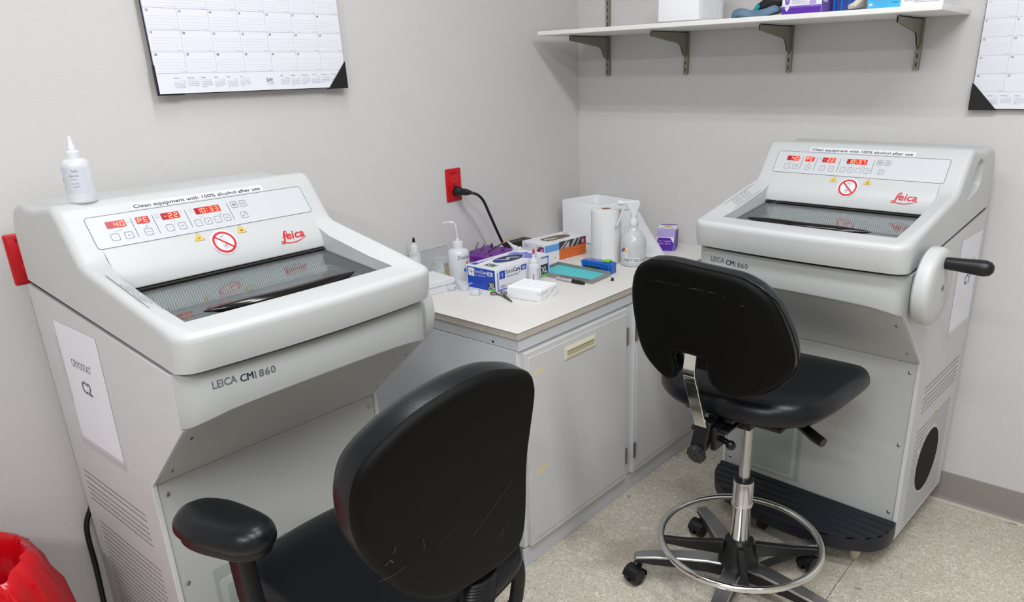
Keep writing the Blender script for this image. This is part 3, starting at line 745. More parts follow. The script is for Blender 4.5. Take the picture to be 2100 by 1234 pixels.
    s.stroke(q(Lp), wd, S, c=.0004); s.stroke(q(catmull([(.0, .03), (.02, .075), (.07, .075), (.12, .035), (.25, -.005), (.45, -.02), (.65, .0), (.85, .055), (1., .11)], 5, False)), [.0011 + .0011 * math.sin(PI * k / 40) for k in range(41)], S, c=.0004)
    s.text('eica', k0[0] + .0175, k0[1] + .0085, .0285, S, .0004, bold=.018, shear=.15, width=.050); s.build('emblem', root, flat=True)
    # arm key strip
    def armtop(a, c, z=0.):   # a along v from .41, c across
        v = .405 + a
        w_ = 1.1175 - (v - .40) * (.032 / .15) - .020 * (c - .005) / .037 + .0003; return V3(-.287 + c, v, w_ + .0006 + z) 
    s = MB().m(hood_m).poly([(0, .009), (.17, .009), (.17, .038), (0, .038)][::-1], armtop); s.m(line_m).stroke([(0, .0105), (.17, .0105)], .001, armtop, c=.0003).stroke([(.0, .037), (.17, .037)], .0006, armtop, c=.0003)
    st = s.build('side_key_strip', root, flat=True)
    for k in range(4):
        x = .045 + .022 * k + (.006 if k > 1 else 0)
        s = MB().m(line_m).rrect(x, .015, x + .017, .032, .003, .001, armtop, .0004); s.stroke(circ(x + .0085, .0235, .0035, 10), .0007, armtop, True, .0004); s.build('button', st, flat=True)
    # ---------- hand wheel
    cv, cw, hv, hc = wheel
    s = MB().m(hood_m); s.lathe_ax([(.0001, .302), (.03, .302), (.03, .314), (.092, .314), (.0985, .319), (.1, .326), (.0995, .343), (.096, .350), (.088, .3555), (.06, .358), (.0001, .359)], V3(0, cv, cw), (1, 0, 0), 56); wl = s.build('hand_wheel', root)
    s = MB().m(dsteel_m).lathe_ax([(.0001, 0), (.007, 0), (.006, .002), (.0001, .002)], V3(.359, cv - .0, cw), (1, 0, 0), 16); s.build('wheel_bolt', wl)
    s = MB().m(bplast_m).lathe_ax([(.0001, 0), (.0145, 0), (.0155, .004), (.0165, .03), (.0195, .075), (.0195, .088), (.016, .099), (.009, .105), (.0001, .1065)], V3(.358, hv, hc), (1, 0, 0), 24); s.build('crank_handle', wl)
    MB().m(bplast_m).lathe_ax([(.0001, 0), (.012, 0), (.011, .01), (.0001, .014)], V3(.300, .515, .998), (1, 0, 0), 16).build('lock_knob', root)
    return root
LM = (.042, -1.8492, 0); RM = (1.3080, -.0363, 0)
cryoL = cryostat(LM, 91.01, 'white cryostat in the left foreground, clock reading 10:33, squeeze bottle on top', '10:33', True, (.552, .918, .475, .955))
cryoR = cryostat(RM, -3.02, 'white cryostat against the back wall, clock reading 10:37, black crank handle at right', '10:37', True, (.600, .935, .602, .999))

def sheet_on(root, sgn, v0, v1, w0, w1, label, l1, l2, skew=0., parent_rz=0.):
    Mx = root.matrix_basis if False else (Matrix.Translation(root.location) @ Matrix.Rotation(root.rotation_euler.z, 4, 'Z'))
    fm = lambda a, c, z=0.: Mx @ V3(sgn * (.3008 + z), a, c)
    s = MB().m(paper_m); s.prism([(v0, w0 + skew), (v1, w0), (v1 + .01, w1), (v0 + .01, w1)], fm, 0, .0006)
    vc = (v0 + v1) / 2; g = lambda a, c, z=0.: fm(vc + (-sgn) * a, c, .0012 + z)
    s.m(line_m).text(l1, -.052, w0 + (w1 - w0) * .67, .027, g, width=.104, bold=-.01); s.m(grey_ink).text(l2, -.024, w0 + (w1 - w0) * .48, .042, g, width=.052, bold=.02)
    s.m(tape_m); s.prism([(v0 - .012, w0 - .012 + skew), (v1 + .008, w0 - .014), (v1 + .008, w0 + .008), (v0 - .012, w0 + .01 + skew)], fm, .0007, .001); s.prism([(v0 - .012, w0 + .1), (v0 + .01, w0 + .1), (v0 + .01, w0 + .26), (v0 - .012, w0 + .26)], fm, .0007, .001)
    return tag(s.build('notice_sheet', flat=True), label, 'notice')
sheet_on(cryoL, -1, .105, .327, .676, .975, 'white paper notice reading CRYOSTAT C2 taped to the near machine side', 'CRYOSTAT', 'C2')
sheet_on(cryoR, 1, .02, .225, .69, .98, 'white paper notice reading C1 taped to the far machine side behind the crank', 'CRYOSTAT', 'C1')

# ================================================================== counter and cabinets
HT = .790
cw_ = thing('countertop', 'worn cream laminate worktop along the left wall', 'worktop', (0, 0, 0))
s = MB().m(top_m); s.box((.002, -1.224, HT - .004), (.716, -.002, HT)); s.m(edge_m).box((.002, -1.222, HT - .024), (.714, -.002, HT - .004)); 
s.build('top_slab', cw_, bevel=.0015, seg=2)
def cabinet(y0, y1, label, hinge_y, dy0, dy1, pull):
    c = thing('base_cabinet', label, 'cabinet', (0, (y0 + y1) / 2, 0), 0, None); oy = (y0 + y1) / 2
    s = MB().m(cab_m)
    s.box((.01, y0 - oy, 0), (.678, y1 - oy, .072)); s.box((.005, y0 - oy, .072), (.70, y1 - oy, .728)); s.build('carcass', c, bevel=.002)
    s = MB().m(cab_m).box((.69, y0 - oy, .0), (.698, y1 - oy, .066)); s.build('toe_board', c, bevel=.001)
    s = MB().m(cab_m).box((.005, y0 - oy, .7305), (.708, y1 - oy, .765)); 
    s.m(slotb_m); 
    if pull: s.lathe_ax([(.0001, 0), (.004, 0), (.004, .0006), (.0001, .0006)], (.61, y0 - oy, .74), (0, -1, 0), 12)
    s.build('top_rail', c, bevel=.0015)
    # door: raised panel with a shadow groove around it
    s = MB().m(door_m); s.box((.700, dy0 - oy, .078), (.716, dy1 - oy, .72)); 
    s.box((.716, dy0 + .012 - oy, .098), (.7185, dy1 - .012 - oy, .704)); d = s.build('door', c, bevel=.0015)
    if pull:
        s = MB().m(cream_m); s.box((.7185, -1.021 - oy, .646), (.7215, -.867 - oy, .684)); s.m(pullin_m).box((.7216, -1.011 - oy, .653), (.7218, -.877 - oy, .677)); s.m(cream_m).box((.7216, -1.014 - oy, .674), (.7245, -.874 - oy, .679)); s.box((.7216, -1.014 - oy, .651), (.7235, -.874 - oy, .6545)); s.build('pull', d, bevel=.0012)
        s = MB().m(stain_m)
        s.poly(catmull([(-1.165, .655), (-1.14, .66), (-1.125, .655), (-1.128, .645), (-1.15, .64), (-1.166, .645)], 3), lambda a, c_, z=0: Vector((.7187, a - oy, c_))); s.build('tape_residue', d, flat=True)
        s = MB().m(stain_m); s.poly(catmull([(-1.165, .335), (-1.135, .342), (-1.12, .338), (-1.122, .322), (-1.15, .317), (-1.167, .322)], 3), lambda a, c_, z=0: Vector((.7187, a - oy, c_))); s.build('tape_residue', d, flat=True)
    for z0 in (.593, .140):
        s = MB().m(hinge_m); s.box((.7175, hinge_y - .006 - oy, z0), (.7205, hinge_y + .006 - oy, z0 + .06)); s.cyl((.7215, hinge_y - oy, z0), (.7215, hinge_y - oy, z0 + .06), .0035, n=10)
        for q in (.01, .05): s.cyl((.7205, hinge_y - .004 - oy, z0 + q), (.7215, hinge_y - .004 - oy, z0 + q), .0015, n=8)
        s.build('hinge', c)
    return c
cabinet(-1.215, -.6555, 'white base cabinet at the near end of the counter, cream recessed pull on its door', -.684, -1.199, -.676, True)
cabinet(-.6545, -.004, 'white base cabinet in the corner behind the stool, door hinged at its left', -.629, -.637, -.02, False)

# ================================================================== wall shelf
sh = thing('wall_shelf', 'long white shelf on grey brackets across the back wall', 'shelf', (0, 0, 1.59))
MB().m(shelf_m).box((.054, -.326, .002), (1.462, -.004, .0175)).build('shelf_board', sh, bevel=.0025)
for x in (.157, .517, .920, 1.333):
    s = MB().m(brk_m); s.box((x - .0085, -.012, 1.441 - 1.59), (x + .0085, 0, 2.25 - 1.59)); s.m(slotb_m)
    z = 1.450 - 1.59
    while z < .62:
        s.box((x - .0018, -.0124, z), (x + .0018, -.0118, z + .0125)); z += .0255
    st = s.build('wall_standard', sh, flat=True)
    s = MB().m(brk_m)
    pr = [(0, 0), (-.245, 0), (-.247, -.019), (-.06, -.040), (-.045, -.046), (-.034, -.058), (-.026, -.074), (-.016, -.082), (0, -.082)]
    s.prism(pr, lambda a, c, z_, x=x: Vector((x - .0035 + z_, a - .0125, c)), 0, .002); s.prism(pr, lambda a, c, z_, x=x: Vector((x + .0015 + z_, a - .0125, c)), 0, .002)
    s.box((x - .0035, -.259, -.004), (x + .0035, -.0125, 0)); s.build('bracket', sh, bevel=.0008, seg=1)
SZ = 1.6075
def carton(name, label, cat, loc, dx, dy, dz, rz, base=card_m, group=None):
    t = thing(name, label, cat, loc, rz, group)
    b = MB().m(base).box((-dx / 2, -dy / 2, 0), (dx / 2, dy / 2, dz)); return t, b
# styrofoam box on shelf
def foambox(label, loc, dx, dy, dz, rz, th=.022, rib=False):
    t = thing('foam_box', label, 'box', loc, rz)
    s = MB().m(foam_m); X, Y = dx / 2, dy / 2
    def ring(x, y, z, r=.006): return [(a, b_, z) for a, b_ in rr_pts(-x, -y, x, y, r, 3)]
    s.rings([ring(X - .006, Y - .006, 0), ring(X, Y, .004), ring(X, Y, dz - .004), ring(X - .004, Y - .004, dz), ring(X - th + .004, Y - th + .004, dz), ring(X - th, Y - th, dz - .004), ring(X - th - .006, Y - th - .006, .03)], cap=(True, True))
    s.build('foam_body', t, angle=50)
    if rib:
        s = MB().m(foam_m)
        for k in range(16): s.box((X, -Y + .02 + k * (dy - .04) / 16, .01), (X + .0015, -Y + .02 + k * (dy - .04) / 16 + .006, dz - .01))
        s.build('ribbed_side', t)
    return t
foambox('white foam box standing on the wall shelf', (.655, -.228, SZ), .150, .195, .16, 4, rib=True)
# cloth goggles
t = thing('goggles', 'blue-grey strapped goggles lying on the shelf beside the foam box', 'goggles', (.93, -.22, SZ), 0)
s = MB().m(gblue_m)
s.tube(catmull([(-.075, -.05, .006), (-.085, -.075, .012), (-.055, -.09, .016), (-.02, -.08, .008), (.02, -.085, .010), (.055, -.07, .022), (.04, -.03, .02), (-.03, -.025, .012)], 6), .006, 8, closed=True, flat=2.2); s.build('strap', t)
s = MB().m(bplast_m); s.tube(catmull([(-.01, -.06, .022), (.02, -.065, .035), (.06, -.06, .045), (.085, -.04, .048)], 5, False), [.008 + .006 * math.sin(PI * k / 15) for k in range(16)], 10, flat=1.4); s.build('frame', t)
s = MB().m(mat('teal_trim', (30, 150, 160), .4)); s.tube([(-.015, -.066, .018), (.0, -.07, .034)], .009, 10); s.build('clip', t)
# shelf glove boxes
t, b = carton('glove_box', 'white and purple glove box on the shelf, hand pictogram on its front', 'box', (1.068, -.255, SZ), .118, .11, .245, 3)
F_ = frame((-.059, -.0553, 0), (1, 0, 0), (0, 0, 1)); b.build('carton', t, bevel=.001)
s = MB().m(card_m).poly([(.001, .0), (.117, .0), (.117, .24), (.001, .24)], F_); s.m(purp_m).poly([(.0, .0), (.118, .0), (.118, .020), (.0, .020)], F_, .0003).m(mpurp_m).poly([(.0, .018), (.118, .018), (.118, .023), (.0, .023)], F_, .0004)
s.m(card_m).poly([(.010, .026), (.022, .026), (.022, .016), (.016, .008), (.010, .016)], F_, .0006); s.m(mpurp_m).text('100', .011, .017, .006, F_, .0008)
s.poly(catmull([(.011, .028), (.021, .028), (.024, .045), (.028, .058), (.022, .055), (.020, .068), (.015, .07), (.010, .065), (.008, .05)], 3), F_, .0005); s.m(card_m).text('5', .014, .036, .011, F_, .0007)
s.m(lpurp_m)
for k in range(7): s.poly([(.03, .028 + k * .0048), (.03 + .05 - (k % 3) * .006, .028 + k * .0048), (.03 + .05 - (k % 3) * .006, .0295 + k * .0048), (.03, .0295 + k * .0048)], F_, .0005)
s.poly(circ(.092, .03, .011, 6), F_, .0005).poly(circ(.108, .052, .008, 6), F_, .0005); s.build('front_print', t, flat=True)
s = MB().m(mpurp_m).poly([(.0, .0), (.105, .0), (.105, .245), (.0, .245)], frame((.0593, -.052, 0), (0, 1, 0), (0, 0, 1))); s.m(card_m).poly([(.01, .03), (.05, .03), (.05, .2), (.01, .2)], frame((.0593, -.052, 0), (0, 1, 0), (0, 0, 1)), .0004); s.build('side_print', t, flat=True)
t = thing('storage_caddy', 'clear blue plastic caddy on the shelf between glove box and beige glove', 'container', (1.176, -.19, SZ))
s = MB().m(glassy('blue_clear', (60, 110, 200), 1.45, .05, .55, (40, 84, 170))); s.box((-.035, -.05, .003), (.035, .05, .16)); s.build('body', t, bevel=.004)
s = MB().m(tblue_m)
for k in range(4): s.box((-.036 + k * .0225, -.052, 0), (-.031 + k * .0225, -.049, .16))
s.box((-.037, -.052, 0), (.037, .052, .003)); s.build('ribs', t, bevel=.001)
t = thing('work_glove', 'crumpled beige glove on the shelf beside the cyan glove box', 'glove', (1.222, -.262, SZ), 0)
s = MB().m(glove_m)
for k in range(5): s.tube(catmull([(-.01 + k * .003, -.05, .009), (.003 + k * .003, -.03, .014 + .004 * k), (.012, .0, .02 + .005 * k), (.016, .03, .018)], 4, False), [.006 + .004 * math.sin(PI * j / 12) for j in range(13)], 8)
s.build('fingers', t); pb = MB().m(glove_m); pb.sphere((.013, .03, .026), .022, 14, (.9, 1.3, 1.1)); pb.build('palm', t)
t, b = carton('glove_box', 'cyan and white glove box at the right end of the shelf', 'box', (1.356, -.242, SZ), .196, .12, .10, 2)
b.build('carton', t, bevel=.001); F_ = frame((-.098, -.0603, 0), (1, 0, 0), (0, 0, 1))
s = MB().m(cyan_m).poly([(0, 0), (.088, 0), (.088, .1), (0, .1)], F_); s.m(card_m).poly([(.005, .008), (.014, .008), (.014, .014), (.005, .014)], F_, .0004).m(red_m).text('LATEX', .0055, .0095, .003, F_, .0006, res=1)
s.m(sky_m)
for k in range(4): s.poly([(.017, .0075 + k * .0045), (.055, .0075 + k * .0045), (.055, .0092 + k * .0045), (.017, .0092 + k * .0045)], F_, .0004)
s.m(navy_ink).text('100', .067, .020, .006, F_, .0005).text('GLOVES', .064, .012, .005, F_, .0005); s.m(ltline_m).text('gloves', .098, .014, .008, F_, .0004)
for k in range(5): s.poly([(.12, .010 + k * .004), (.185 - (k % 2) * .01, .010 + k * .004), (.185 - (k % 2) * .01, .0112 + k * .004), (.12, .0112 + k * .004)], F_, .0004)
s.build('front_print', t, flat=True)

# ================================================================== outlets and cords
def outlet(loc, label):
    t = thing('wall_outlet', label, 'outlet', loc, 0)
    F_ = frame((0, 0, 0), (0, 1, 0), (0, 0, 1))
    s = MB().m(outlet_m); o = rr_pts(-.0375, -.059, .0375, .059, .004); i_ = rr_pts(-.0335, -.055, .0335, .055, .003)
    s.rings([[F_(a, c, 0) for a, c in o], [F_(a, c, .003) for a, c in o], [F_(a, c, .0065) for a, c in i_]]); s.m(outd_m).lathe_ax([(.0001, 0), (.0035, 0), (.003, .001), (.0001, .001)], F_(0, 0, .0065), (1, 0, 0), 10); pl = s.build('cover_plate', t)
    s.__init__(); s.m(outd_m).text('EQ-2', -.016, .0405, .0095, F_, .0068, bold=.02, width=.030); s.build('plate_lettering', pl, flat=True)
    for cz in (.021, -.021):
        s = MB().m(outlet2_m); sh_ = [(x * .0168, max(-.0135, min(.0135, y * .0168))) for x, y in circ(0, 0, 1, 32)]
        s.prism([(a, c + cz) for a, c in sh_], F_, .006, .0085); s.m(slotb_m)
        s.box((.0088, -.0075, cz + .0), (.0089, -.0052, cz + .0085)); s.box((.0088, .0052, cz + .0), (.0089, .0075, cz + .007)); s.poly(circ(0, cz - .006, .0025, 12), F_, .0088); s.build('receptacle', t)
    return t
outlet((0, -.7608, 1.0835), 'red wall outlet above the counter with a black plug in it')
outlet((0, -2.1235, 1.0895), 'red wall outlet half hidden behind the near machine')
t = thing('power_cord', 'black power cord plugged into the red outlet above the counter', 'cord', (.009, -.7608, 1.0625))
s = MB().m(bplast_m).lathe_ax([(.0001, 0), (.0165, 0), (.0185, .004), (.0185, .020), (.015, .026), (.012, .034), (.0125, .05), (.0105, .058), (.0075, .064), (.0072, .070), (.0058, .072)], (0, 0, 0), (1, .13, -.03), 20)
for k in range(5): s.lathe_ax([(.0062, 0), (.0098 - k * .0006, .0004), (.0098 - k * .0006, .0024), (.0062, .003)], (.050 + k * .0045, .0066 + k * .0006, -.0015), (1, .13, -.03), 14)
s.build('plug', t)
cp_ = [(.07, .0095, -.002), (.088, .025, -.010), (.094, .048, -.035), (.090, .078, -.085), (.086, .115, -.150), (.080, .150, -.205), (.070, .185, -.245), (.050, .215, -.263), (.03, .235, -.266)]
MB().m(bplast_m).tube(catmull(cp_, 6, False), .0052, 10).build('cable', t)
t = thing('power_cord', 'black cable hanging behind the near machine beside the wall', 'cord', (.03, -2.157, 0))
MB().m(bplast_m).tube(catmull([(-.006, .060, .62), (-.006, .042, .50), (-.006, .022, .44), (-.006, -.004, .38), (-.004, -.008, .26), (.006, -.016, .13), (.02, -.022, .04), (.03, -.05, .007), (.04, -.12, .007)], 6, False), .0065, 10).build('cable', t)

# ================================================================== calendars
def calendar(fm, label, folded_left):
    t = thing('wall_calendar', label, 'calendar', fm(0, 0, 0))
    o0 = fm(0, 0, 0)
    g = lambda a, c, z=0.: fm(a, c, z) - o0
    W_, H_ = .560, .432
    s = MB().m(bplast_m); s.prism([(-.002, -.002), (W_ + .002, -.002), (W_ + .002, H_ + .002), (-.002, H_ + .002)], g, -.008, -.0045); s.build('backing_board', t)
    s = MB().m(paper_m); s.prism([(0, 0), (W_, 0), (W_, H_), (0, H_)], g, -.0045, 0)
    gl = mat('calendar_rule', (168, 172, 186), .8); gl2 = mat('calendar_rule_pale', (206, 209, 220), .8); nk = mat('calendar_ink', (70, 72, 80), .8)
    r0, rh, cwid = .0485, .0505, .080
    def hl(y, x0, x1, wd, m_): s.m(m_).poly([(x0, y - wd / 2), (x1, y - wd / 2), (x1, y + wd / 2), (x0, y + wd / 2)], g, .0003)
    for k in range(6): hl(r0 + rh * k, 0, W_, .0007, gl)
    for k in range(1, 7): s.m(gl).poly([(k * cwid - .0003, r0), (k * cwid + .0003, r0), (k * cwid + .0003, r0 + 5 * rh), (k * cwid - .0003, r0 + 5 * rh)], g, .0003)
    day = -2
    for r in range(5):
        for c in range(7):
            x = c * cwid; y = r0 + rh * (4 - r)
            d = r * 7 + c - 2
            if d < 1: tx = str(30 + d)
            elif d > 31: tx = str(d - 31)
            else: tx = str(d)
            s.m(nk if 1 <= d <= 31 else gl).text(tx, x + .005, y + rh - .0085, .0072, g, .0004, bold=.03 if 1 <= d <= 31 else 0, res=1)
            for q in range(5): hl(y + .005 + q * .0068, x + .005, x + cwid - .003, .0004, gl2)
            s.m(gl).text('%03d/%03d' % (181 + d, 184 - d), x + cwid - .014, y + .0016, .0034, g, .0004, res=1)
    for k, dn in enumerate(('Sunday', 'Monday', 'Tuesday', 'Wednesday', 'Thursday', 'Friday', 'Saturday')): s.m(nk).text(dn, (k + .5) * cwid, r0 + 5 * rh + .004, .009, g, .0004, align='CENTER', res=1)
    s.m(nk).text('July 2026', W_ / 2, .36, .03, g, .0004, align='CENTER')
    s.text('July', .2965, .0235, .0135, g, .0004, bold=.01); s.m(gl).text('2026', .3005, .0145, .0095, g, .0004)
    mn = ['January', 'February', 'March', 'April', 'May', 'June', 'July', 'August', 'September', 'October', 'November', 'December']
    import calendar as cal
    for k in range(12):
        x = (.042 + .0355 * k) if k < 6 else (.342 + .0335 * (k - 6))
        s.m(nk).text(mn[k], x, .0355, .0048, g, .0004, res=1)
        wk = cal.Calendar(6).monthdayscalendar(2026, k + 1)
        s.m(gl)
        for r, w7 in enumerate(wk):
            line = ' '.join('%2d' % d if d else '  ' for d in w7)
            for c, d in enumerate(w7):
                if d:
                    # one small printed figure per day
                    s.poly([(x + c * .0042, .0300 - r * .0042), (x + c * .0042 + (.0023 if d > 9 else .0012), .0300 - r * .0042), (x + c * .0042 + (.0023 if d > 9 else .0012), .0322 - r * .0042), (x + c * .0042, .0322 - r * .0042)], g, .0003)
    s.build('calendar_pad', t, flat=True)
    # holder corners
    s = MB().m(bplast_m)
    if folded_left: s.prism([(-.004, -.004), (.062, -.004), (.062, -.001), (0, -.001), (0, .068), (-.004, .068)], g, -.008, .001)
    else: s.prism([(-.004, -.004), (.070, -.004), (.068, 0), (.003, .069), (-.004, .072)], g, -.008, .0025)
    s.build('corner_holder', t, bevel=.0005, seg=1)
    s = MB().m(bplast_m); s.prism([(W_ + .004, -.004), (W_ - .066, -.004), (W_ - .062, 0), (W_ - .003, .066), (W_ + .004, .072)], g, -.008, .0025); s.build('corner_holder', t, bevel=.0005, seg=1)
tl = R(1.2)
O1 = Vector((.030, -1.7600, 1.4372)); calendar(lambda a, c, z=0.: O1 + Vector((-c * math.sin(tl) + z * math.cos(tl), a, c * math.cos(tl) + z * math.sin(tl))), 'white July desk calendar hung on the left wall above the near machine', True)
O2 = Vector((1.505, -.020, 1.3275)); calendar(lambda a, c, z=0.: O2 + Vector((a, c * math.sin(tl) - z * math.cos(tl), c * math.cos(tl) + z * math.sin(tl))), 'white monthly calendar on the back wall right of the shelf, cut by the frame', False)

# ================================================================== seating
def caster_at(parent, p, ang, h=.058):
    p = Vector(p); c = math.cos(ang); s_ = math.sin(ang)
    s = MB().m(bplast_m); hub = p + Vector((c * .022, s_ * .022, .027 - p.z))
    s.cyl(p + Vector((0, 0, .004)), (p.x, p.y, .050), .009, n=14)
    # hooded fork
    prof = [(.0001, -.006), (.027, -.006), (.0285, -.003), (.0285, .003), (.027, .006), (.0001, .006)]
    top = [hub + Vector((c * .030 * math.cos(R(a)), s_ * .030 * math.cos(R(a)), .030 * math.sin(R(a)))) for a in range(10, 200, 15)]
    s.rings([[q + Vector((-s_, c, 0)) * k for k in (-.024, -.008, .008, .024)] for q in top], closed=False, cap=(False, False))
    s.rings([[q * 1 + Vector((-s_, c, 0)) * k + (hub - q) * .10 for k in (-.023, -.008, .008, .023)] for q in top], closed=False, cap=(False, False))
    o = s.build('caster', parent)
    for sd in (-1, 1):
        q = MB().m(bplast_m); w0 = hub + Vector((-s_, c, 0)) * sd * .006; q.lathe_ax([(.0001, 0), (.024, 0), (.027, .003), (.027, .012), (.025, .0155), (.017, .016), (.016, .0145), (.0001, .0145)], w0, Vector((-s_, c, 0)) * sd, 22); q.build('wheel', o)
    return o
def star_base(t, ctr, th0, rad, hub_r, z0, z1, pol=True, angs=None):
    ctr = Vector((ctr[0], ctr[1], 0)); hz_ = z0
    s = MB().m(bplast_m).lathe([(.030, .062), (.048, .062), (.056, .075), (.058, .110), (.052, .128), (.045, .145), (.042, .170), (.034, .174)], tuple(ctr), 30); s.build('hub', t)
    for k in range(5):
        rad_ = rad; rad = rad_ - (.020 if angs and k == 2 else 0)
        a = R(angs[k] if angs else th0 + 72 * k); d = Vector((math.cos(a), math.sin(a), 0)); n = Vector((-d.y, d.x, 0))
        s = MB()
        st = [(.035, .098, .030), (.09, .102, .0255), (.17, .100, .022), (.25, .095, .0195), (rad - .01, .091, .018), (rad + .010, .088, .017), (rad + .017, .078, .016)]
        if pol: s.m(steel_m)
        else: s.m(bplast_m)
        s.rings([[ctr + d * r + n * w_ + Vector((0, 0, z)), ctr + d * r + n * w_ * .88 + Vector((0, 0, z + .0025)), ctr + d * r - n * w_ * .88 + Vector((0, 0, z + .0025)), ctr + d * r - n * w_ + Vector((0, 0, z)), ctr + d * r - n * w_ + Vector((0, 0, z - .004)), ctr + d * r + n * w_ + Vector((0, 0, z - .004))] for r, z, w_ in st])
        s.m(bplast_m)
        s.rings([[ctr + d * r + n * w_ * .93 + Vector((0, 0, z - .004)), ctr + d * r - n * w_ * .93 + Vector((0, 0, z - .004)), ctr + d * r - n * w_ * .93 + Vector((0, 0, z - .004 - h)), ctr + d * r + n * w_ * .93 + Vector((0, 0, z - .004 - h))] for (r, z, w_), h in zip(st, (.036, .034, .028, .022, .016, .014, .010))])
        s.build('base_leg', t, angle=30)
        caster_at(t, ctr + d * rad + Vector((0, 0, .068)), a + .9 + k * 1.3); rad = rad_
# ---- drafting stool -----------------------------------------------------
sx, sy = 1.260, -.897
t = thing('drafting_stool', 'black vinyl drafting stool with chrome foot ring, standing before the far machine', 'stool', (sx, sy, 0))
star_base(t, (0, 0), 210, .288, .05, 0, .16, True, [210, 139, 59, 354, 282])
s = MB().m(chrome_m); s.lathe([(.0285, .150), (.0285, .285), (.0305, .288), (.0315, .294), (.0305, .300), (.0285, .303), (.0285, .366), (.0275, .368), (.02, .368)], (0, 0, 0), 36); s.m(bgloss_m).lathe([(.0275, .366), (.0275, .3725), (.025, .376), (.018, .376)], (0, 0, 0), 30); s.build('column_sleeve', t)
MB().m(steel_m).lathe([(.0155, .30), (.0155, .615)], (0, 0, 0), 26).build('gas_lift', t)
s = MB().m(chrome_m); s.tube([(.227 * math.cos(2 * PI * k / 72), .227 * math.sin(2 * PI * k / 72), .172) for k in range(72)], .0098, 14, closed=True); s.build('foot_ring', t)
for k, a in enumerate((213, 27, 301, 121)):
    d = Vector((math.cos(R(a)), math.sin(R(a)), 0)); n = Vector((-d.y, d.x, 0))
    s = MB().m(bplast_m); s.rings([[d * r + n * w_ + Vector((0, 0, z0)), d * r - n * w_ + Vector((0, 0, z0)), d * r - n * w_ + Vector((0, 0, z1)), d * r + n * w_ + Vector((0, 0, z1))] for r, w_, z0, z1 in ((.045, .010, .122, .166), (.15, .008, .136, .164), (.220, .008, .150, .169))]); s.build('ring_spoke', t, bevel=.002)
# seat
seat_o = catmull([(-.238, -.02), (-.225, -.10), (-.16, -.165), (-.07, -.195), (.03, -.20), (.13, -.18), (.20, -.125), (.228, -.04), (.240, .07), (.245, .18), (.225, .232), (.11, .262), (0, .265), (-.11, .262), (-.222, .238), (-.246, .17), (-.25, .07)], 6)
s = MB(); dxs, dys = -.001, .010
def seat_shape(a, b): return .010 * (abs(a) / .25) ** 2 + .006 * (b < -.08) * ((-.08 - b) / .12) ** 2 - .016 * max(0, (b - .14) / .12) ** 2
pillow(s, seat_o, lambda a, b, z: Vector((a + dxs, b + dys, .650 + z)), .040, .022, .004, .014, 0, seat_shape, step=.014, grid=.028, mt_top=leather_m, mt_bot=leather_m)
so = s.build('seat', t); merge(so)
s = MB().m(bplast_m); s.box((-.13, -.12, .604), (.14, .14, .618)); 
for k in range(26):
    a = 2 * PI * k / 26; s.box((dxs + .19 * math.cos(a) - .012, dys + .02 + .19 * math.sin(a) - .012, .612 + .003 * (k % 3)), (dxs + .19 * math.cos(a) + .012, dys + .02 + .19 * math.sin(a) + .012, .632))
s.build('seat_underside', t, bevel=.003)
s = MB().m(bplast_m); s.box((-.05, -.10, .575), (.05, .09, .606)); s.lathe([(.026, .56), (.03, .575)], (0, 0, 0), 20); s.build('tilt_mechanism', t, bevel=.004)
# lever with a moulded grip, right front
s = MB().m(steel_m); s.tube([(.02, -.02, .596), (.13, -.02, .600)], .005, 8); s.m(bgloss_m).tube([(.128, -.02, .604), (.155, -.03, .599), (.205, -.058, .590), (.228, -.066, .586)], [.009, .0135, .014, .0125], 12); s.build('height_lever', t)
# back: bracket, bar, knobs
sbp = [(-.154, .293), (-.191, .273), (-.212, .239), (-.221, .191), (-.219, .139), (-.21, .079), (-.189, .029), (-.149, -.007), (-.117, -.021), (-.098, -.008), (-.088, .018), (-.095, .036), (-.099, .052), (-.092, .064), (-.069, .066), (-.021, .065), (-.004, .056), (-.001, .018), (.015, -.008), (.053, -.022), (.097, -.014), (.136, .004), (.17, .03), (.202, .072), (.209, .097), (.205, .132), (.191, .175), (.176, .21), (.158, .24), (.125, .267), (.084, .285), (.039, .291), (-.04, .296), (-.102, .299)]
th8 = R(8); B0 = Vector((0, -.233, .75)); upv = Vector((0, -math.sin(th8), math.cos(th8))); nb = Vector((0, -math.cos(th8), -math.sin(th8)))
BF = lambda a, b, z=0.: B0 + Vector((a, 0, 0)) + upv * b + nb * z
ko = catmull(sbp, 3); ko = [(a * .98 - .004, b) for a, b in ko]
s = MB(); bend = lambda a, b: -.35 * (a + .005) ** 2
pillow(s, ko, lambda a, b, z: BF(a, b, z - .008), .013, .034, .022, .002, .016, bend, step=.011, grid=.026, mt_top=shell_m, mt_bot=leather_m, mt_rim=leather_m)
bo = s.build('backrest', t); merge(bo)
s = MB().m(bgloss_m); s.tube([BF(a, b, bend(a, b) + .003) for a, b in resample(sbp, .012)], .0022, 6, closed=True); s.build('edge_piping', bo)
sc_m = mat('scuff_grey', (66, 66, 70), .6)
s = MB().m(sc_m); ZR = lambda a, b: BF(a, b, .0188 + bend(a, b))
for x0, x1, y0, wd in ((-.165, -.150, .2455, .0006), (-.142, -.100, .2475, .0012), (-.095, -.060, .2485, .0009), (-.045, -.005, .2465, .0018), (.002, .030, .245, .0012), (.042, .050, .238, .0014), (.085, .092, .225, .0022), (.105, .108, .205, .0012), (-.085, -.075, .232, .0006), (.12, .124, .16, .0010), (.010, .016, .055, .0008)):
    s.stroke([(x0, y0), ((x0 + x1) / 2, y0 + .0012), (x1, y0)], [wd * .4, wd, wd * .3], lambda a, b, c=0.: ZR(a, b))
s.build('scuff_marks', bo, flat=True)
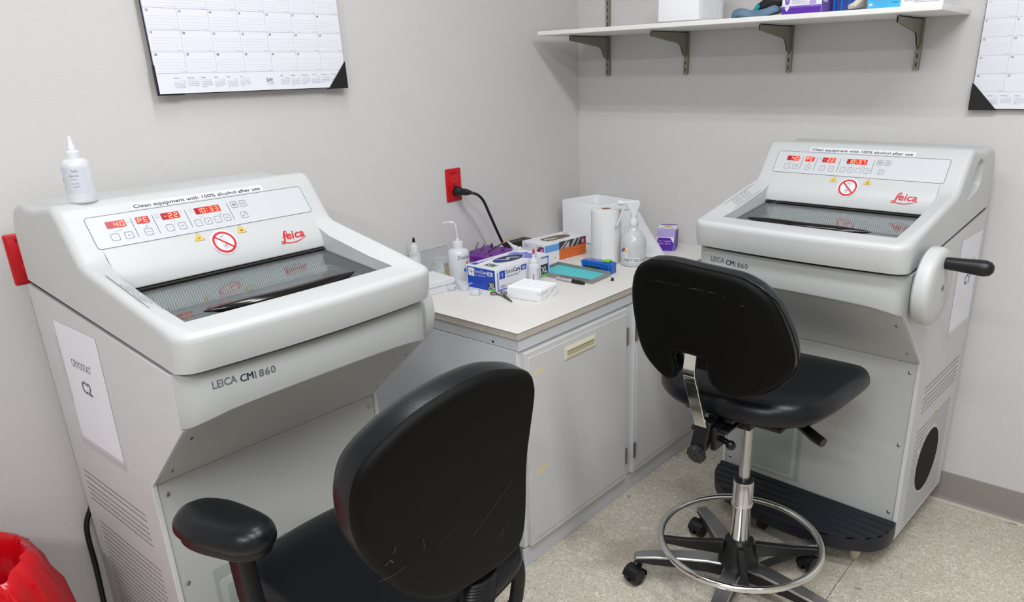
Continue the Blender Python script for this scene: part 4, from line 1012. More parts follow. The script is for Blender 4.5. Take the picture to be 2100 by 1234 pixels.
s = MB().m(bplast_m); s.prism([(-.088, .0), (.0, .0), (.0, .06), (-.088, .06)], lambda a, b, z: BF(a, b, z - .055), 0, .012); s.build('stem_pocket', t)
s = MB().m(chrome_m)
pth = [BF(-.056, .085, -.012), BF(-.056, .050, -.002), BF(-.055, .010, .008), Vector((-.047, -.236, .715)), Vector((-.036, -.226, .655)), Vector((-.030, -.216, .615))]
pth = catmull([tuple(p) for p in pth], 4, False)
s.rings([[Vector(p) + Vector((a, 0, 0)) + Vector((0, b, 0)) for a, b in ((-.0165, -.004), (.0165, -.004), (.0165, .004), (-.0165, .004))] for p in pth]); s.build('back_stem', t, bevel=.0012)
s = MB().m(bplast_m); s.obox((-.030, -.205, .588), (.0215, 0, 0), (0, .016, 0), (.004, .008, .040)); s.obox((.001, -.180, .583), (.008, 0, 0), (0, .028, 0), (0, .0, .032)); s.box((-.035, -.19, .596), (.03, -.09, .606)); s.cyl((-.062, -.205, .60), (-.045, -.205, .60), .007, n=12); bk = s.build('back_bracket', t, bevel=.004)
def starknob(c, ax, r, name, h=.016):
    c = Vector(c); ax = Vector(ax).normalized(); u = ax.cross(Vector((0, 0, 1))).normalized(); v = ax.cross(u)
    q = MB().m(bplast_m); pts = [(r * (1 + .06 * math.cos(9 * 2 * PI * k / 72)) * math.cos(2 * PI * k / 72), r * (1 + .06 * math.cos(9 * 2 * PI * k / 72)) * math.sin(2 * PI * k / 72)) for k in range(72)]
    q.prism(pts, lambda a, b, z: c + u * a + v * b + ax * z, 0, h); q.m(bgloss_m).lathe_ax([(.0001, 0), (.006, 0), (.005, .0008), (.0001, .0008)], c + ax * h, ax, 14); return q.build(name, t, bevel=.0025)
starknob((-.030, -.226, .546), (-.05, -1, -.35), .0245, 'tension_knob')
s = MB().m(bplast_m).cyl((-.030, -.205, .556), (-.030, -.228, .547), .009, n=12); s.build('knob_stem', t)
s = MB().m(bgloss_m); s.tube([(-.005, -.182, .582), (.030, -.190, .578), (.052, -.195, .572)], [.008, .0075, .0095], 12); s.sphere((.049, -.208, .583), .0125, 16); s.build('tilt_lever', t)

# ---- near armchair ------------------------------------------------------
ax_, ay_ = .905, -1.868
t = thing('task_chair', 'black vinyl task chair with oval armrest, in front of the near machine', 'chair', (ax_, ay_, 0))
star_base(t, (0, 0), 0, .275, .05, 0, .16, pol=False)
MB().m(bplast_m).lathe([(.028, .15), (.028, .30), (.024, .302)], (0, 0, 0), 28).build('column_sleeve', t)
MB().m(steel_m).lathe([(.014, .28), (.014, .43)], (0, 0, 0), 24).build('gas_lift', t)
so_ = catmull([(-.262, -.12), (-.278, 0), (-.262, .12), (-.235, .19), (-.15, .232), (0, .24), (.14, .232), (.215, .19), (.24, .10), (.245, 0), (.24, -.10), (.215, -.19), (.14, -.228), (0, -.236), (-.15, -.230), (-.235, -.19)], 6)
s = MB(); pillow(s, so_, lambda a, b, z: Vector((a - .0, b, .482 + z)), .034, .018, .010, .012, 0, lambda a, b: .012 * (abs(b) / .24) ** 2 - .012 * max(0, (-a - .15) / .12) ** 2 + .008 * max(0, (a - .1) / .14) ** 2, step=.014, grid=.028, mt_top=leather_m, mt_bot=shell_m, mt_rim=leather_m)
so = s.build('seat', t); merge(so)
s = MB().m(bgloss_m); s.tube([(a * .985, b * .985, .478 + .012 * (abs(b) / .24) ** 2) for a, b in resample(so_, .014)], .0028, 6, closed=True); s.build('seat_piping', so)
s = MB().m(bplast_m); s.box((-.15, -.13, .432), (.15, .13, .455)); s.box((-.07, -.06, .405), (.09, .06, .435)); s.build('tilt_mechanism', t, bevel=.005)
lbp = [(.107, .384), (.121, .359), (.125, .332), (.124, .273), (.123, .22), (.129, .161), (.138, .10), (.143, .045), (.138, .011), (.117, -.008), (.064, -.012), (-.0, -.006), (-.055, .004), (-.102, .027), (-.155, .074), (-.196, .132), (-.226, .187), (-.245, .238), (-.252, .285), (-.250, .320), (-.240, .350), (-.220, .372), (-.195, .388), (-.165, .402), (-.125, .414), (-.075, .422), (-.031, .424), (.015, .420), (.066, .404)]
t10 = R(10); up2 = Vector((math.sin(t10), 0, math.cos(t10))); n2 = Vector((math.cos(t10), 0, -math.sin(t10))); C0 = Vector((1.2 - ax_, -1.9 - ay_, .62))
CF = lambda a, b, z=0.: C0 + Vector((0, a, 0)) + up2 * b + n2 * z
s = MB(); bend2 = lambda a, b: -.22 * (a + .07) ** 2 - .10 * max(0, b - .33) ** 1.5
pillow(s, catmull(lbp, 3), lambda a, b, z: CF(a, b, z - .014), .016, .030, .026, .001, .016, bend2, step=.012, grid=.028, mt_top=shell_m, mt_bot=leather_m, mt_rim=leather_m)
bo = s.build('backrest', t); merge(bo)
s = MB().m(sc_m); ZC = lambda a, b, c=0.: CF(a, b, .0168 + bend2(a, b))
for P_, wd in (([(-.02, .125), (.02, .150), (.06, .178), (.075, .190)], .0010), ([(-.10, .150), (-.05, .170)], .0005), ([(-.215, .150), (-.19, .146), (-.165, .150)], .0010), ([(-.205, .175), (-.195, .180), (-.19, .172)], .0022), ([(-.190, .190), (-.186, .200)], .0016), ([(-.135, .165), (-.133, .185), (-.130, .162)], .0010), ([(.04, .07), (.08, .092)], .0007), ([(.05, .25), (.07, .265)], .0006), ([(.06, .09), (.062, .045)], .0004)):
    s.stroke(P_, wd, ZC)
s.build('scuff_marks', bo, flat=True)
# upright with bellows
s = MB().m(bplast_m); P_ = [CF(.035, .08, -.03), CF(.035, .0, -.012), Vector((.285, C0.y + .035, .55)), Vector((.24, C0.y + .03, .46)), Vector((.12, 0, .43))]
s.tube(catmull([tuple(p) for p in P_], 4, False), .02, 12, flat=.5); s.build('back_upright', t)
s = MB().m(bplast_m)
rr = []; pp = []
for k in range(21): pp.append(Vector((.270 + .012 * k / 20, C0.y + .035, .530 + .075 * k / 20))); rr.append(.036 + (.006 if k % 2 else 0))
s.tube(pp, rr, 20, flat=.62); s.build('bellows', t)
# armrests
def armpad(cx, cy, cz, yaw, name='arm_pad'):
    o = catmull([(-.128, -.012), (-.10, -.042), (-.04, -.053), (.03, -.050), (.09, -.042), (.125, -.018), (.126, .016), (.09, .042), (.02, .052), (-.05, .054), (-.105, .040), (-.128, .012)], 5); o = [(a * .84, b * 1.04) for a, b in o]
    c, s_ = math.cos(R(yaw)), math.sin(R(yaw)); q = MB()
    pillow(q, o, lambda a, b, z: Vector((cx + a * c - b * s_, cy + a * s_ + b * c, cz + z)), .024, .014, .004, .006, 0, lambda a, b: -.10 * max(0, abs(a) - .06) ** 1.6 - .010 * (a / .13) * 0, step=.010, grid=.018, mt_top=leather_m, mt_bot=bplast_m, mt_rim=leather_m)
    ob = q.build(name, t); merge(ob)
    q = MB().m(bplast_m); pillow(q, [(a * .9, b * .88) for a, b in o], lambda a, b, z: Vector((cx + a * c - b * s_, cy + a * s_ + b * c, cz - .021 + z)), .006, .006, .008, 0, 0, None, step=.012, grid=.03); pl = q.build('arm_plate', t); merge(pl); return ob
armpad(.826 - ax_, -2.147 - ay_, .705, 14)
armpad(.826 - ax_, -1.585 - ay_, .705, -8)
s = MB().m(bplast_m); s.rings([[Vector((x + a, y + b, z)) for a, b in rr_pts(-.024, -.016, .024, .016, .006, 3)] for x, y, z in ((-.065, -.268, .665), (-.055, -.268, .56), (-.04, -.266, .49), (-.03, -.255, .44), (-.0, -.20, .425), (.02, -.12, .425))]); s.build('arm_post', t)
s = MB().m(bplast_m); s.tube(catmull([(-.06, .283, .665), (-.05, .285, .56), (-.01, .285, .48), (.07, .283, .435), (.118, .275, .39), (.128, .262, .33), (.125, .235, .29), (.08, .15, .30), (.03, .08, .41)], 5, False), .0165, 14); s.build('arm_post', t)

# ================================================================== red bag lined bin
t = thing('waste_bin', 'bin lined with a red plastic bag, at the lower left against the wall', 'bin', (.222, -2.49, 0))
MB().m(mat('bin_grey', (120, 122, 126), .5)).lathe([(.10, .0), (.105, .01), (.118, .40), (.122, .405), (.116, .40), (.098, .012)], (0, 0, 0), 40).build('bin_body', t)
s = MB().m(bag_m); rs = []
for r, z, am in ((.10, .10, .006), (.13, .28, .010), (.143, .46, .008), (.150, .515, .012), (.158, .528, .014), (.172, .515, .016), (.182, .47, .020), (.195, .40, .026), (.210, .32, .024), (.216, .24, .02), (.205, .19, .01)):
    ring = []
    for k in range(160):
        a = 2 * PI * k / 160; q = Vector((math.cos(a) * 2.2, math.sin(a) * 2.2, z * 3.5))
        cr = 1 - abs(noise.noise(q * 1.7)) * 2.0; cr2 = 1 - abs(noise.noise(q * 4.1 + Vector((3, 1, 7)))) * 2
        zz = z + (.028 * noise.noise(Vector((math.cos(a) * 1.5, math.sin(a) * 1.5, 4))) + .012 * noise.noise(Vector((math.cos(a) * 4, math.sin(a) * 4, 9)))) * (1 if z > .3 else .5)
        rr_ = r + am * (cr * .8 + cr2 * .35 - .5); ring.append((rr_ * math.cos(a), rr_ * math.sin(a), zz))
    rs.append(ring)
s.rings(rs, cap=(False, False)); bg = s.build('bag_liner', t, angle=60)

# ================================================================== things on the counter
def on(name, label, cat, x, y, rz=0., group=None, z=HT): return thing(name, label, cat, (x, y, z), rz, group)
def bottle(t, prof, mt, n=28): return MB().m(mt).lathe(prof, n=n).build('bottle_body', t)
def wrap_label(t, r, z0, z1, a0, a1, mt, lines=(), name='bottle_label', n=16, extra=None):
    """label wrapped on a cylinder radius r between angles a0..a1 (degrees); text runs left to right when seen from outside"""
    fm = lambda a, c, z=0.: Vector(((r + .0004 + z) * math.cos(R(a0) + a / r), (r + .0004 + z) * math.sin(R(a0) + a / r), c))
    L_ = R(a1 - a0) * r; s = MB().m(mt)
    for k in range(n): s.add([fm(L_ * k / n, z0), fm(L_ * (k + 1) / n, z0), fm(L_ * (k + 1) / n, z1), fm(L_ * k / n, z1)], [(0, 1, 2, 3)])
    for mt_, tx, x, z, sz, w_ in lines: s.m(mt_).text(tx, x, z, sz, fm, .0004, width=w_, res=1)
    if extra: extra(s, fm)
    return s.build(name, t, flat=True)

# squeeze bottle on the near machine
bt = thing('squeeze_bottle', 'small white squeeze bottle with cone tip on top of the near machine', 'bottle', (.290, -2.072, 1.2365), 0)
bottle(bt, [(.0001, .001), (.023, 0), (.0262, .003), (.0268, .008), (.0268, .074), (.0255, .081), (.021, .0865), (.014, .089), (.0001, .089)], bottle_m)
s = MB().m(bottle_m).lathe([(.0128, .0885), (.0132, .090), (.0132, .1015), (.0118, .103), (.0085, .105), (.0078, .113), (.0055, .117), (.0033, .130), (.0026, .1335), (.0001, .134)], n=24); s.build('cone_tip', bt)
wrap_label(bt, .0268, .022, .072, 190, 378, glassy('label_film', (236, 237, 242), 1.3, .3, .75, (222, 226, 236)), [(grey_ink, 'Biological stain', .014, .0665, .0036, .022), (grey_ink, 'Reagent', .014, .061, .003, .012), (grey_ink, 'N. lot', .014, .0555, .003, .008), (ink_m, 'OX - 4(1)(3)', .012, .046, .0065, .026), (grey_ink, 'Store at room temp.', .012, .0405, .003, .022), (grey_ink, 'tissue marking dye', .012, .033, .003, .026), (grey_ink, 'keep closed', .012, .0285, .003, .015), (grey_ink, 'not sterile', .012, .0245, .003, .012), (red_m, 'Leica', .062, .064, .007, .010), (grey_ink, 'HistoGel', .056, .055, .005, .016), (grey_ink, 'lot no', .058, .0485, .004, .010), (grey_ink, 'ref 3801', .058, .040, .003, .012), (grey_ink, 'exp 2027', .058, .034, .003, .012)])

# wash bottle
t = on('wash_bottle', 'round translucent wash bottle labelled Distilled with bent spout', 'bottle', .190, -.935)
bottle(t, [(.0001, .001), (.033, 0), (.0365, .004), (.0370, .012), (.0370, .098), (.0355, .106), (.030, .1125), (.019, .1165), (.0165, .118), (.0001, .118)], bottle_m)
MB().m(liquid_m).lathe([(.0001, .002), (.0355, .004), (.0355, .068), (.0001, .068)]).build('liquid', t)
MB().m(bottle_m).lathe([(.0168, .1165), (.0178, .119), (.0175, .139), (.016, .141), (.0065, .142), (.0055, .150), (.0001, .151)], n=26).build('cap', t)
MB().m(bclear_m).tube(catmull([(0, 0, .145), (-.001, -.001, .172), (-.003, -.003, .196), (-.010, -.009, .205), (-.022, -.019, .2065), (-.034, -.029, .203)], 5, False), .0028, 8).build('spout', t)
def dist_x(s, fm):
    s.m(tblue_m).stroke([(.001, .0835), (.034, .0835)], .0012, fm, c=.0005); s.m(orange_m).poly([(.030, .075), (.036, .066), (.034, .050), (.028, .058)], fm, .0006); s.m(red_m).poly([(.031, .078), (.036, .072), (.036, .056), (.030, .064)], fm, .0007); s.m(tblue_m).poly([(.017, .048), (.026, .057), (.036, .052), (.036, .040), (.022, .041)], fm, .0008)
wrap_label(t, .0370, .0401, .0402, -48, 14, bottle_m, [(ink_m, 'Distilled', .001, .0855, .0160, .046)], extra=dist_x)

# dropper bottle with black cap
t = on('dropper_bottle', 'small dropper bottle with black cap and violet striped label near the wall', 'bottle', .052, -1.012)
bottle(t, [(.0001, .0), (.020, .001), (.021, .005), (.021, .095), (.018, .102), (.0145, .104), (.0145, .106), (.0001, .106)], bclear_m)
MB().m(bottle_m).lathe([(.0140, .105), (.0140, .121), (.012, .123), (.0072, .124), (.0065, .134), (.0001, .135)], n=22).build('cap', t)
MB().m(bgloss_m).lathe([(.0050, .1345), (.0052, .137), (.0038, .149), (.003, .150), (.0001, .150)], n=16).build('tip_cap', t)
wrap_label(t, .021, .050, .088, -120, 30, white_m, [(ink_m, 'Tissue dye', .018, .068, .004, .02), (grey_ink, 'Mounting', .018, .0625, .0035, .022)], extra=lambda s, fm: s.m(lblue_m).poly([(.015, .077), (.046, .077), (.046, .082), (.015, .082)], fm, .0004))

# specimen jar
t = on('specimen_jar', 'open clear round jar with amber stain behind the white box', 'jar', .103, -.935)
MB().m(clear_m).lathe([(.0001, .003), (.034, .0), (.037, .004), (.038, .01), (.0385, .050), (.036, .055), (.034, .057), (.0345, .060), (.0385, .061), (.0385, .066), (.036, .068), (.034, .066), (.033, .058), (.0355, .05), (.035, .008), (.0001, .006)], n=36).build('jar_body', t)
s = MB().m(amber2_m)
fmj = lambda a, c: Vector((.0352 * math.cos(R(a)), .0352 * math.sin(R(a)), c))
s.rings([[fmj(a, .006), fmj(a, .048)] for a in (-22, -12, -2, 8)], closed=False, cap=(False, False)); s.build('amber_residue', t)
s = MB().m(white_m)
for k in range(18):
    a = R(-150 + k * 7); s.box((.0362 * math.cos(a) - .0006, .0362 * math.sin(a) - .0006, .012), (.0362 * math.cos(a) + .0006, .0362 * math.sin(a) + .0006, .045))
s.build('jar_ribs', t)
# clear lid leaning behind
t = on('plastic_tray', 'large thin clear plastic tray lid leaning at the wall behind the jar', 'tray', .062, -.935)
s = MB().m(clear_m); P0 = [Vector((-.055, -.075, .0)), Vector((-.045, .125, .0)), Vector((-.058, .120, .085)), Vector((-.058, -.070, .085))]
s.rings([P0, [p + Vector((.0015, 0, .001)) for p in P0]]); s.m(clear2_m); s.tube([P0[3] + Vector((.001, 0, 0)), P0[2] + Vector((.001, 0, 0))], .0018, 6); s.tube([P0[2] + Vector((.001, 0, 0)), P0[1]], .0018, 6); s.build('lid', t, flat=True)

# white slide boxes at the left
t = on('slide_box', 'flat white box at the near end of the counter, half hidden by the near machine', 'box', .178, -1.097, -8)
s = MB().m(white_m); s.box((-.062, -.095, 0), (.062, .085, .022)); s.build('box_base', t, bevel=.0015); s = MB().m(white_m); s.box((-.064, -.097, .0226), (.064, .087, .042)); s.build('box_lid', t, bevel=.002)

# clear moulds and caps strewn before the glove box
def mould(x, y, rz, k, label):
    t = on('embedding_mould', label, 'mould', x, y, rz, 'clear embedding moulds by the wash bottle')
    s = MB().m(clear2_m)
    if k == 0: s.lathe([(.0001, .001), (.0125, 0), (.0155, .018), (.0185, .0185), (.0185, .0205), (.0145, .0205), (.0118, .003), (.0001, .003)], n=18)
    else:
        s.rings([[(a, b, z) for a, b in rr_pts(-q, -q, q, q, .003, 3)] for q, z in ((.010, 0), (.0135, .016), (.0165, .0165), (.0165, .0185), (.0125, .0185), (.0092, .003))])
    s.build('mould_cup', t)
    s = MB().m(ink_m); s.text('M%d' % (k + 3), -.0045, -.0, .006, lambda a, c, z=0.: Vector((.0152 if k else .0148, a, .008 + c * .8)), res=1); s.build('mould_mark', t, flat=True); return t
for k, (x, y, rz) in enumerate(((.208, -1.012, 10), (.250, -1.034, 35), (.262, -.995, -20), (.246, -.955, 15), (.286, -1.008, 60), (.222, -.972, 5))):
    mould(x, y, rz, k % 2, ['clear round mould touching the corner of the white box', 'clear square mould lying nearest the near machine', 'clear round mould in the middle of the cluster', 'clear square mould against the wash bottle foot', 'clear round mould at the front edge of the cluster', 'clear square mould between jar and wash bottle'][k])
t = on('embedding_mould', 'single clear square cup standing apart before the blue glove box corner', 'mould', .352, -1.022, 28, 'clear embedding moulds by the wash bottle')
MB().m(clear2_m).rings([[(a, b, z) for a, b in rr_pts(-q, -q, q, q, .003, 3)] for q, z in ((.0165, 0), (.0155, .003), (.012, .018), (.0105, .018), (.014, .002))]).build('mould_cup', t)

# near glove box (blue end, white side, oval opening)
gx0, gx1, gy0, gy1, gh = .268, .4035, -.977, -.706, .0805
t = on('glove_box', 'blue and white XL glove box with dark oval opening, front of the counter', 'box', (gx0 + gx1) / 2, (gy0 + gy1) / 2, .0)
X, Y = (gx1 - gx0) / 2, (gy1 - gy0) / 2
MB().m(card_m).box((-X, -Y, 0), (X, Y, gh)).build('carton', t, bevel=.0015)
def cross_logo(s, f, x, y, w_, bg, fg, c):
    s.m(bg).poly([(x, y), (x + w_, y), (x + w_, y + w_), (x, y + w_)], f, c); s.m(fg); cx, cy = x + w_ / 2, y + w_ / 2
    s.poly([(cx, cy + w_ * .42), (cx + w_ * .05, cy), (cx, cy - w_ * .42), (cx - w_ * .05, cy)], f, c + .0002).poly([(cx - w_ * .4, cy - w_ * .02), (cx, cy + w_ * .06), (cx + w_ * .4, cy + w_ * .04), (cx, cy - w_ * .05)], f, c + .0002)
    s.m(bg).text('MEDLINE', cx - w_ * .33, cy - w_ * .05, w_ * .14, f, c + .0004, res=1)
E1 = frame((-X, -Y - .0004, 0), (1, 0, 0), (0, 0, 1)); s = MB().m(blue_m)
s.poly([(.005, .005), (.131, .005), (.131, .0755), (.005, .0755)], E1); cross_logo(s, E1, .010, .045, .027, card_m, navy_ink, .0003)
s.m(white_m).text('Sensi', .040, .058, .016, E1, .0003, width=.027).text('Care', .068, .058, .016, E1, .0003, width=.027, bold=.02).text('with SmartGuard\u2122', .040, .048, .008, E1, .0003, width=.050, res=1)
s.poly([(.0975, .054), (.121, .054), (.121, .068), (.0975, .068)], E1, .0003).m(blue_m).text('Silk', .1005, .0565, .013, E1, .0005, width=.017, bold=.02)
s.m(white_m).text('230', .010, .014, .0085, E1, .0003, width=.016, bold=.02).m(lblue_m).text('Powder-Free Nitrile Exam Gloves', .029, .017, .005, E1, .0003, width=.060, res=1).text('single use only', .029, .012, .004, E1, .0003, width=.05, res=1)
s.m(dgreen_m).poly([(.1, .013), (.131, .013), (.131, .036), (.1, .036)], E1, .0003).m(green_m).poly([(.1, .005), (.131, .005), (.131, .013), (.1, .013)], E1, .0003).m(white_m).text('XL', .103, .0155, .024, E1, .0005, width=.026, bold=.02)
s.build('end_print', t, flat=True)
E2 = frame((X + .0004, -Y, 0), (0, 1, 0), (0, 0, 1)); s = MB().m(lblue_m); W2 = 2 * Y
s.stroke([(.008, .006), (.008, .068)], .0055, E2).stroke([(.0055, .0075), (W2 - .006, .0075)], .006, E2, c=.0001).stroke([(W2 - .008, .006), (W2 - .008, .072)], .0055, E2).stroke([(W2 - .045, .072), (W2 - .0055, .072)], .0055, E2)
cross_logo(s, E2, .016, .044, .0265, blue_m, white_m, .0003)
s.m(navy_ink).text('Sensi', .047, .056, .021, E2, .0003, width=.036).text('Care', .084, .056, .021, E2, .0003, width=.033, bold=.02); s.m(blue_m).poly([(.121, .053), (.148, .053), (.148, .071), (.121, .071)], E2, .0003).m(white_m).text('Silk', .125, .0565, .015, E2, .0005, width=.019, bold=.02)
s.m(navy_ink).text('with SmartGuard\u2122', .050, .044, .010, E2, .0003, width=.066, res=1).text('230', .018, .0145, .0115, E2, .0003, width=.022).m(ltline_m).text('Powder-Free, Nitrile Exam Gloves', .046, .0175, .006, E2, .0003, width=.085, res=1).text('Extra large', .046, .012, .005, E2, .0003, width=.07, res=1)
s.m(dgreen_m).poly([(W2 - .048, .014), (W2 - .011, .014), (W2 - .011, .048), (W2 - .048, .048)], E2, .0003).m(green_m).poly([(W2 - .048, .004), (W2 - .011, .004), (W2 - .011, .014), (W2 - .048, .014)], E2, .0003).m(white_m).text('XL', W2 - .045, .019, .030, E2, .0005, width=.030, bold=.02)
s.build('side_print', t, flat=True)
E3 = frame((-X, -Y, gh + .0002), (1, 0, 0), (0, 1, 0)); s = MB().m(lblue_m).rrect(.006, .006, .129, W2 - .006, .003, .0016, E3)
hand = catmull([(.028, .175), (.075, .165), (.125, .18), (.127, .215), (.10, .212), (.118, .235), (.09, .225), (.098, .252), (.07, .232), (.06, .25), (.045, .225), (.02, .215)], 3); s.poly(hand, E3, .0002)
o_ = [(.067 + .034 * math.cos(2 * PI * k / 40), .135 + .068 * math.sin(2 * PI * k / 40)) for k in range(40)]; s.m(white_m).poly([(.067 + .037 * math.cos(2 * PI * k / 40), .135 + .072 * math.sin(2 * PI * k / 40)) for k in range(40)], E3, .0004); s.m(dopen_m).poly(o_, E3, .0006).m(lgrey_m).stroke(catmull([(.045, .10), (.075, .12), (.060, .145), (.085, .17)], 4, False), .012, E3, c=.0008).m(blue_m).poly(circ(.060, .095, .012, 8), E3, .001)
s.m(blue_m).poly([(.010, .010), (.034, .010), (.034, .034), (.010, .034)], E3, .0003); fr_ = frame((-X, -Y, gh + .0002), (0, 1, 0), (-1, 0, 0))
s.m(lblue_m).text('SensiCare', .045, -.026, .016, fr_, .0004, width=.066).poly([(.018, .040), (.018, .058), (.03, .058), (.03, .040)], E3, .0003)
s.m(dgreen_m).poly([(.060, .020), (.098, .020), (.098, .047), (.060, .047)], E3, .0003).m(white_m).text('XL', .064, .025, .022, E3, .0005, width=.028, bold=.02).m(green_m).poly([(.098, .020), (.108, .020), (.108, .047), (.098, .047)], E3, .0003)
s.build('top_print', t, flat=True)

# second glove box (blue, charcoal and orange)
t = on('glove_box', 'orange and sky-blue glove box with brown opening, before the big foam box', 'box', .233, -.470, -6.0)
X, Y, H2 = .061, .113, .0715
MB().m(card_m).box((-X, -Y, 0), (X, Y, H2)).build('carton', t, bevel=.0012)
E2 = frame((X + .0003, -Y, 0), (0, 1, 0), (0, 0, 1)); s = MB().m(sky_m).poly([(.002, .040), (.078, .040), (.078, .066), (.002, .066)], E2); s.m(char_m).poly([(.078, .040), (2 * Y - .001, .040), (2 * Y - .001, .070), (.078, .070)], E2)
s.m(orange_m).poly([(.078, .001), (2 * Y - .001, .001), (2 * Y - .001, .042), (.078, .042)], E2, .0002); s.m(lgrey_m).poly([(.0, .001), (.022, .001), (.022, .040), (.0, .040)], E2)
s.m(lgrey_m).poly([(.085, .043), (.095, .043), (.125, .068), (.115, .068)], E2, .0003).poly([(.105, .043), (.130, .043), (.136, .068), (.12, .058)], E2, .0003).poly([(.140, .043), (.150, .043), (.175, .069), (.160, .069)], E2, .0003).poly([(.170, .043), (.176, .043), (.195, .069), (.186, .069)], E2, .0003)
s.m(pink_m).poly([(.200, .045), (.217, .045), (.217, .064), (.200, .064)], E2, .0004).m(card_m).text('M', .203, .049, .014, E2, .0006); s.m(brown_m).text('Nitrile exam gloves', .095, .030, .008, E2, .0004, width=.06, res=1).text('100 count', .09, .018, .006, E2, .0004, width=.05, res=1).text('latex free', .155, .026, .007, E2, .0004, width=.05, res=1)
s.m(amber2_m).poly(circ(.050, .015, .003, 8), E2, .0003).m(green_m).poly(circ(.059, .015, .003, 8), E2, .0003).m(ltline_m).text('keep dry', .030, .007, .005, E2, .0003, res=1); s.build('side_print', t, flat=True)
E1 = frame((-X, -Y - .0003, 0), (1, 0, 0), (0, 0, 1)); s = MB().m(orange_m).poly([(0, .0), (.117, .0), (.117, .030), (0, .030)], E1); s.m(card_m).text('TROY', .010, .052, .011, E1, .0002); s = MB().m(orange_m).poly([(0, .0), (2 * X, .0), (2 * X, .033), (0, .033)], E1).m(char_m).poly([(.082, .034), (.120, .034), (.120, .062), (.082, .062)], E1, .0002).m(lgrey_m).poly([(.082, .046), (.100, .062), (.082, .062)], E1, .0004).m(pink_m).poly([(.101, .038), (.1165, .038), (.1165, .056), (.101, .056)], E1, .0004).m(card_m).text('M', .104, .042, .012, E1, .0006).m(grey_ink).text('TROY', .012, .052, .010, E1, .0003, width=.027)
s.m(lgrey_m).poly([(.116, 0), (.122, 0), (.122, .034), (.116, .034)], E1, .0002); s.build('end_print', t, flat=True)
E3 = frame((-X, -Y, H2 + .0002), (1, 0, 0), (0, 1, 0)); s = MB().m(brown_m).poly([(.033, .065), (.055, .050), (.085, .055), (.09, .085), (.088, .17), (.070, .192), (.042, .185), (.032, .15)], E3).m(lgrey_m).poly([(.045, .075), (.060, .060), (.080, .095), (.064, .13)], E3, .0003).m(pink_m).poly([(.02, .200), (.045, .200), (.045, .212), (.02, .212)], E3).m(ltline_m).text('NITRILE', .09, .02, .01, frame((-X, -Y, H2 + .0002), (0, 1, 0), (-1, 0, 0)), .0002) 
s.m(ltline_m).text('TROY GLOVES', .06, -.108, .009, frame((-X, -Y, H2 + .0002), (0, 1, 0), (-1, 0, 0)), .0002, width=.06, res=1); s.build('top_print', t, flat=True)

# expanded foam tube rack
t = on('foam_rack', 'broken white foam tube rack with rows of dimples, front of the counter', 'rack', .517, -.931, 9)
s = MB().m(foam_m); nx, ny = 44, 40; A_, B_ = .062, .050; hR = .0415
def top_h(a, b):
    h = hR
    for i in range(5):
        for j in range(4):
            cx, cy = -.049 + i * .0245, -.037 + j * .0245; d = math.hypot(a - cx, b - cy)
            h -= .0022 * max(0, 1 - (d / .0095) ** 4)
    e = min(A_ - abs(a), B_ - abs(b)); return h - .004 * max(0, 1 - e / .005) ** 2 + .0008 * noise.noise(Vector((a, b, 0)) * 160)
grid_ = [[(a_, b_, top_h(a_, b_)) for a_ in [-A_ + 2 * A_ * i / nx for i in range(nx + 1)]] for b_ in [-B_ + 2 * B_ * j / ny for j in range(ny + 1)]]
s.rings(grid_, closed=False, cap=(False, False))
per = grid_[0] + [r[-1] for r in grid_[1:]] + grid_[-1][-2::-1] + [r[0] for r in grid_[-2:0:-1]]
def dn(p, z, k):
    rough = (.006 * noise.noise(Vector((p[0], p[1], z)) * 70) - .003) if p[0] > A_ * .8 and z < .026 else .0008 * noise.noise(Vector((p[0], p[1], z)) * 120)
    l = math.hypot(p[0], p[1]); return (p[0] + p[0] / l * (rough + k), p[1] + p[1] / l * (rough + k) * .5, z)
s.rings([per] + [[dn(p, z, .0008) for p in per] for z in (.034, .029, .024, .019, .014, .009, .004)] + [[(p[0] * .97, p[1] * .97, 0) for p in per]], cap=(False, True)); ob = s.build('foam_block', t, angle=70); merge(ob, 1e-6)

# surgical scissors
t = on('scissors', 'grey steel surgical scissors lying left of the foam rack', 'scissors', .412, -.985, -14)
def ringh(cx, cy): return [(cx + .0145 * math.cos(2 * PI * k / 24), cy + .010 * math.sin(2 * PI * k / 24), .004) for k in range(24)]
s = MB().m(dsteel_m).tube(ringh(-.008, -.006), .0019, 8, closed=True); s.tube([(.005, -.003, .004), (.03, .001, .0045), (.055, -.004, .004), (.105, -.012, .003)], [.002, .0024, .0026, .001], 8); s.build('scissor_blade', t)
s = MB().m(dsteel_m).tube(ringh(.006, .024), .0019, 8, closed=True); s.tube([(.016, .018, .006), (.032, .006, .0075), (.055, -.002, .0075), (.106, -.011, .005)], [.002, .0024, .0026, .001], 8); s.cyl((.038, .002, .002), (.038, .002, .0105), .0035, n=12); s.build('scissor_blade', t)

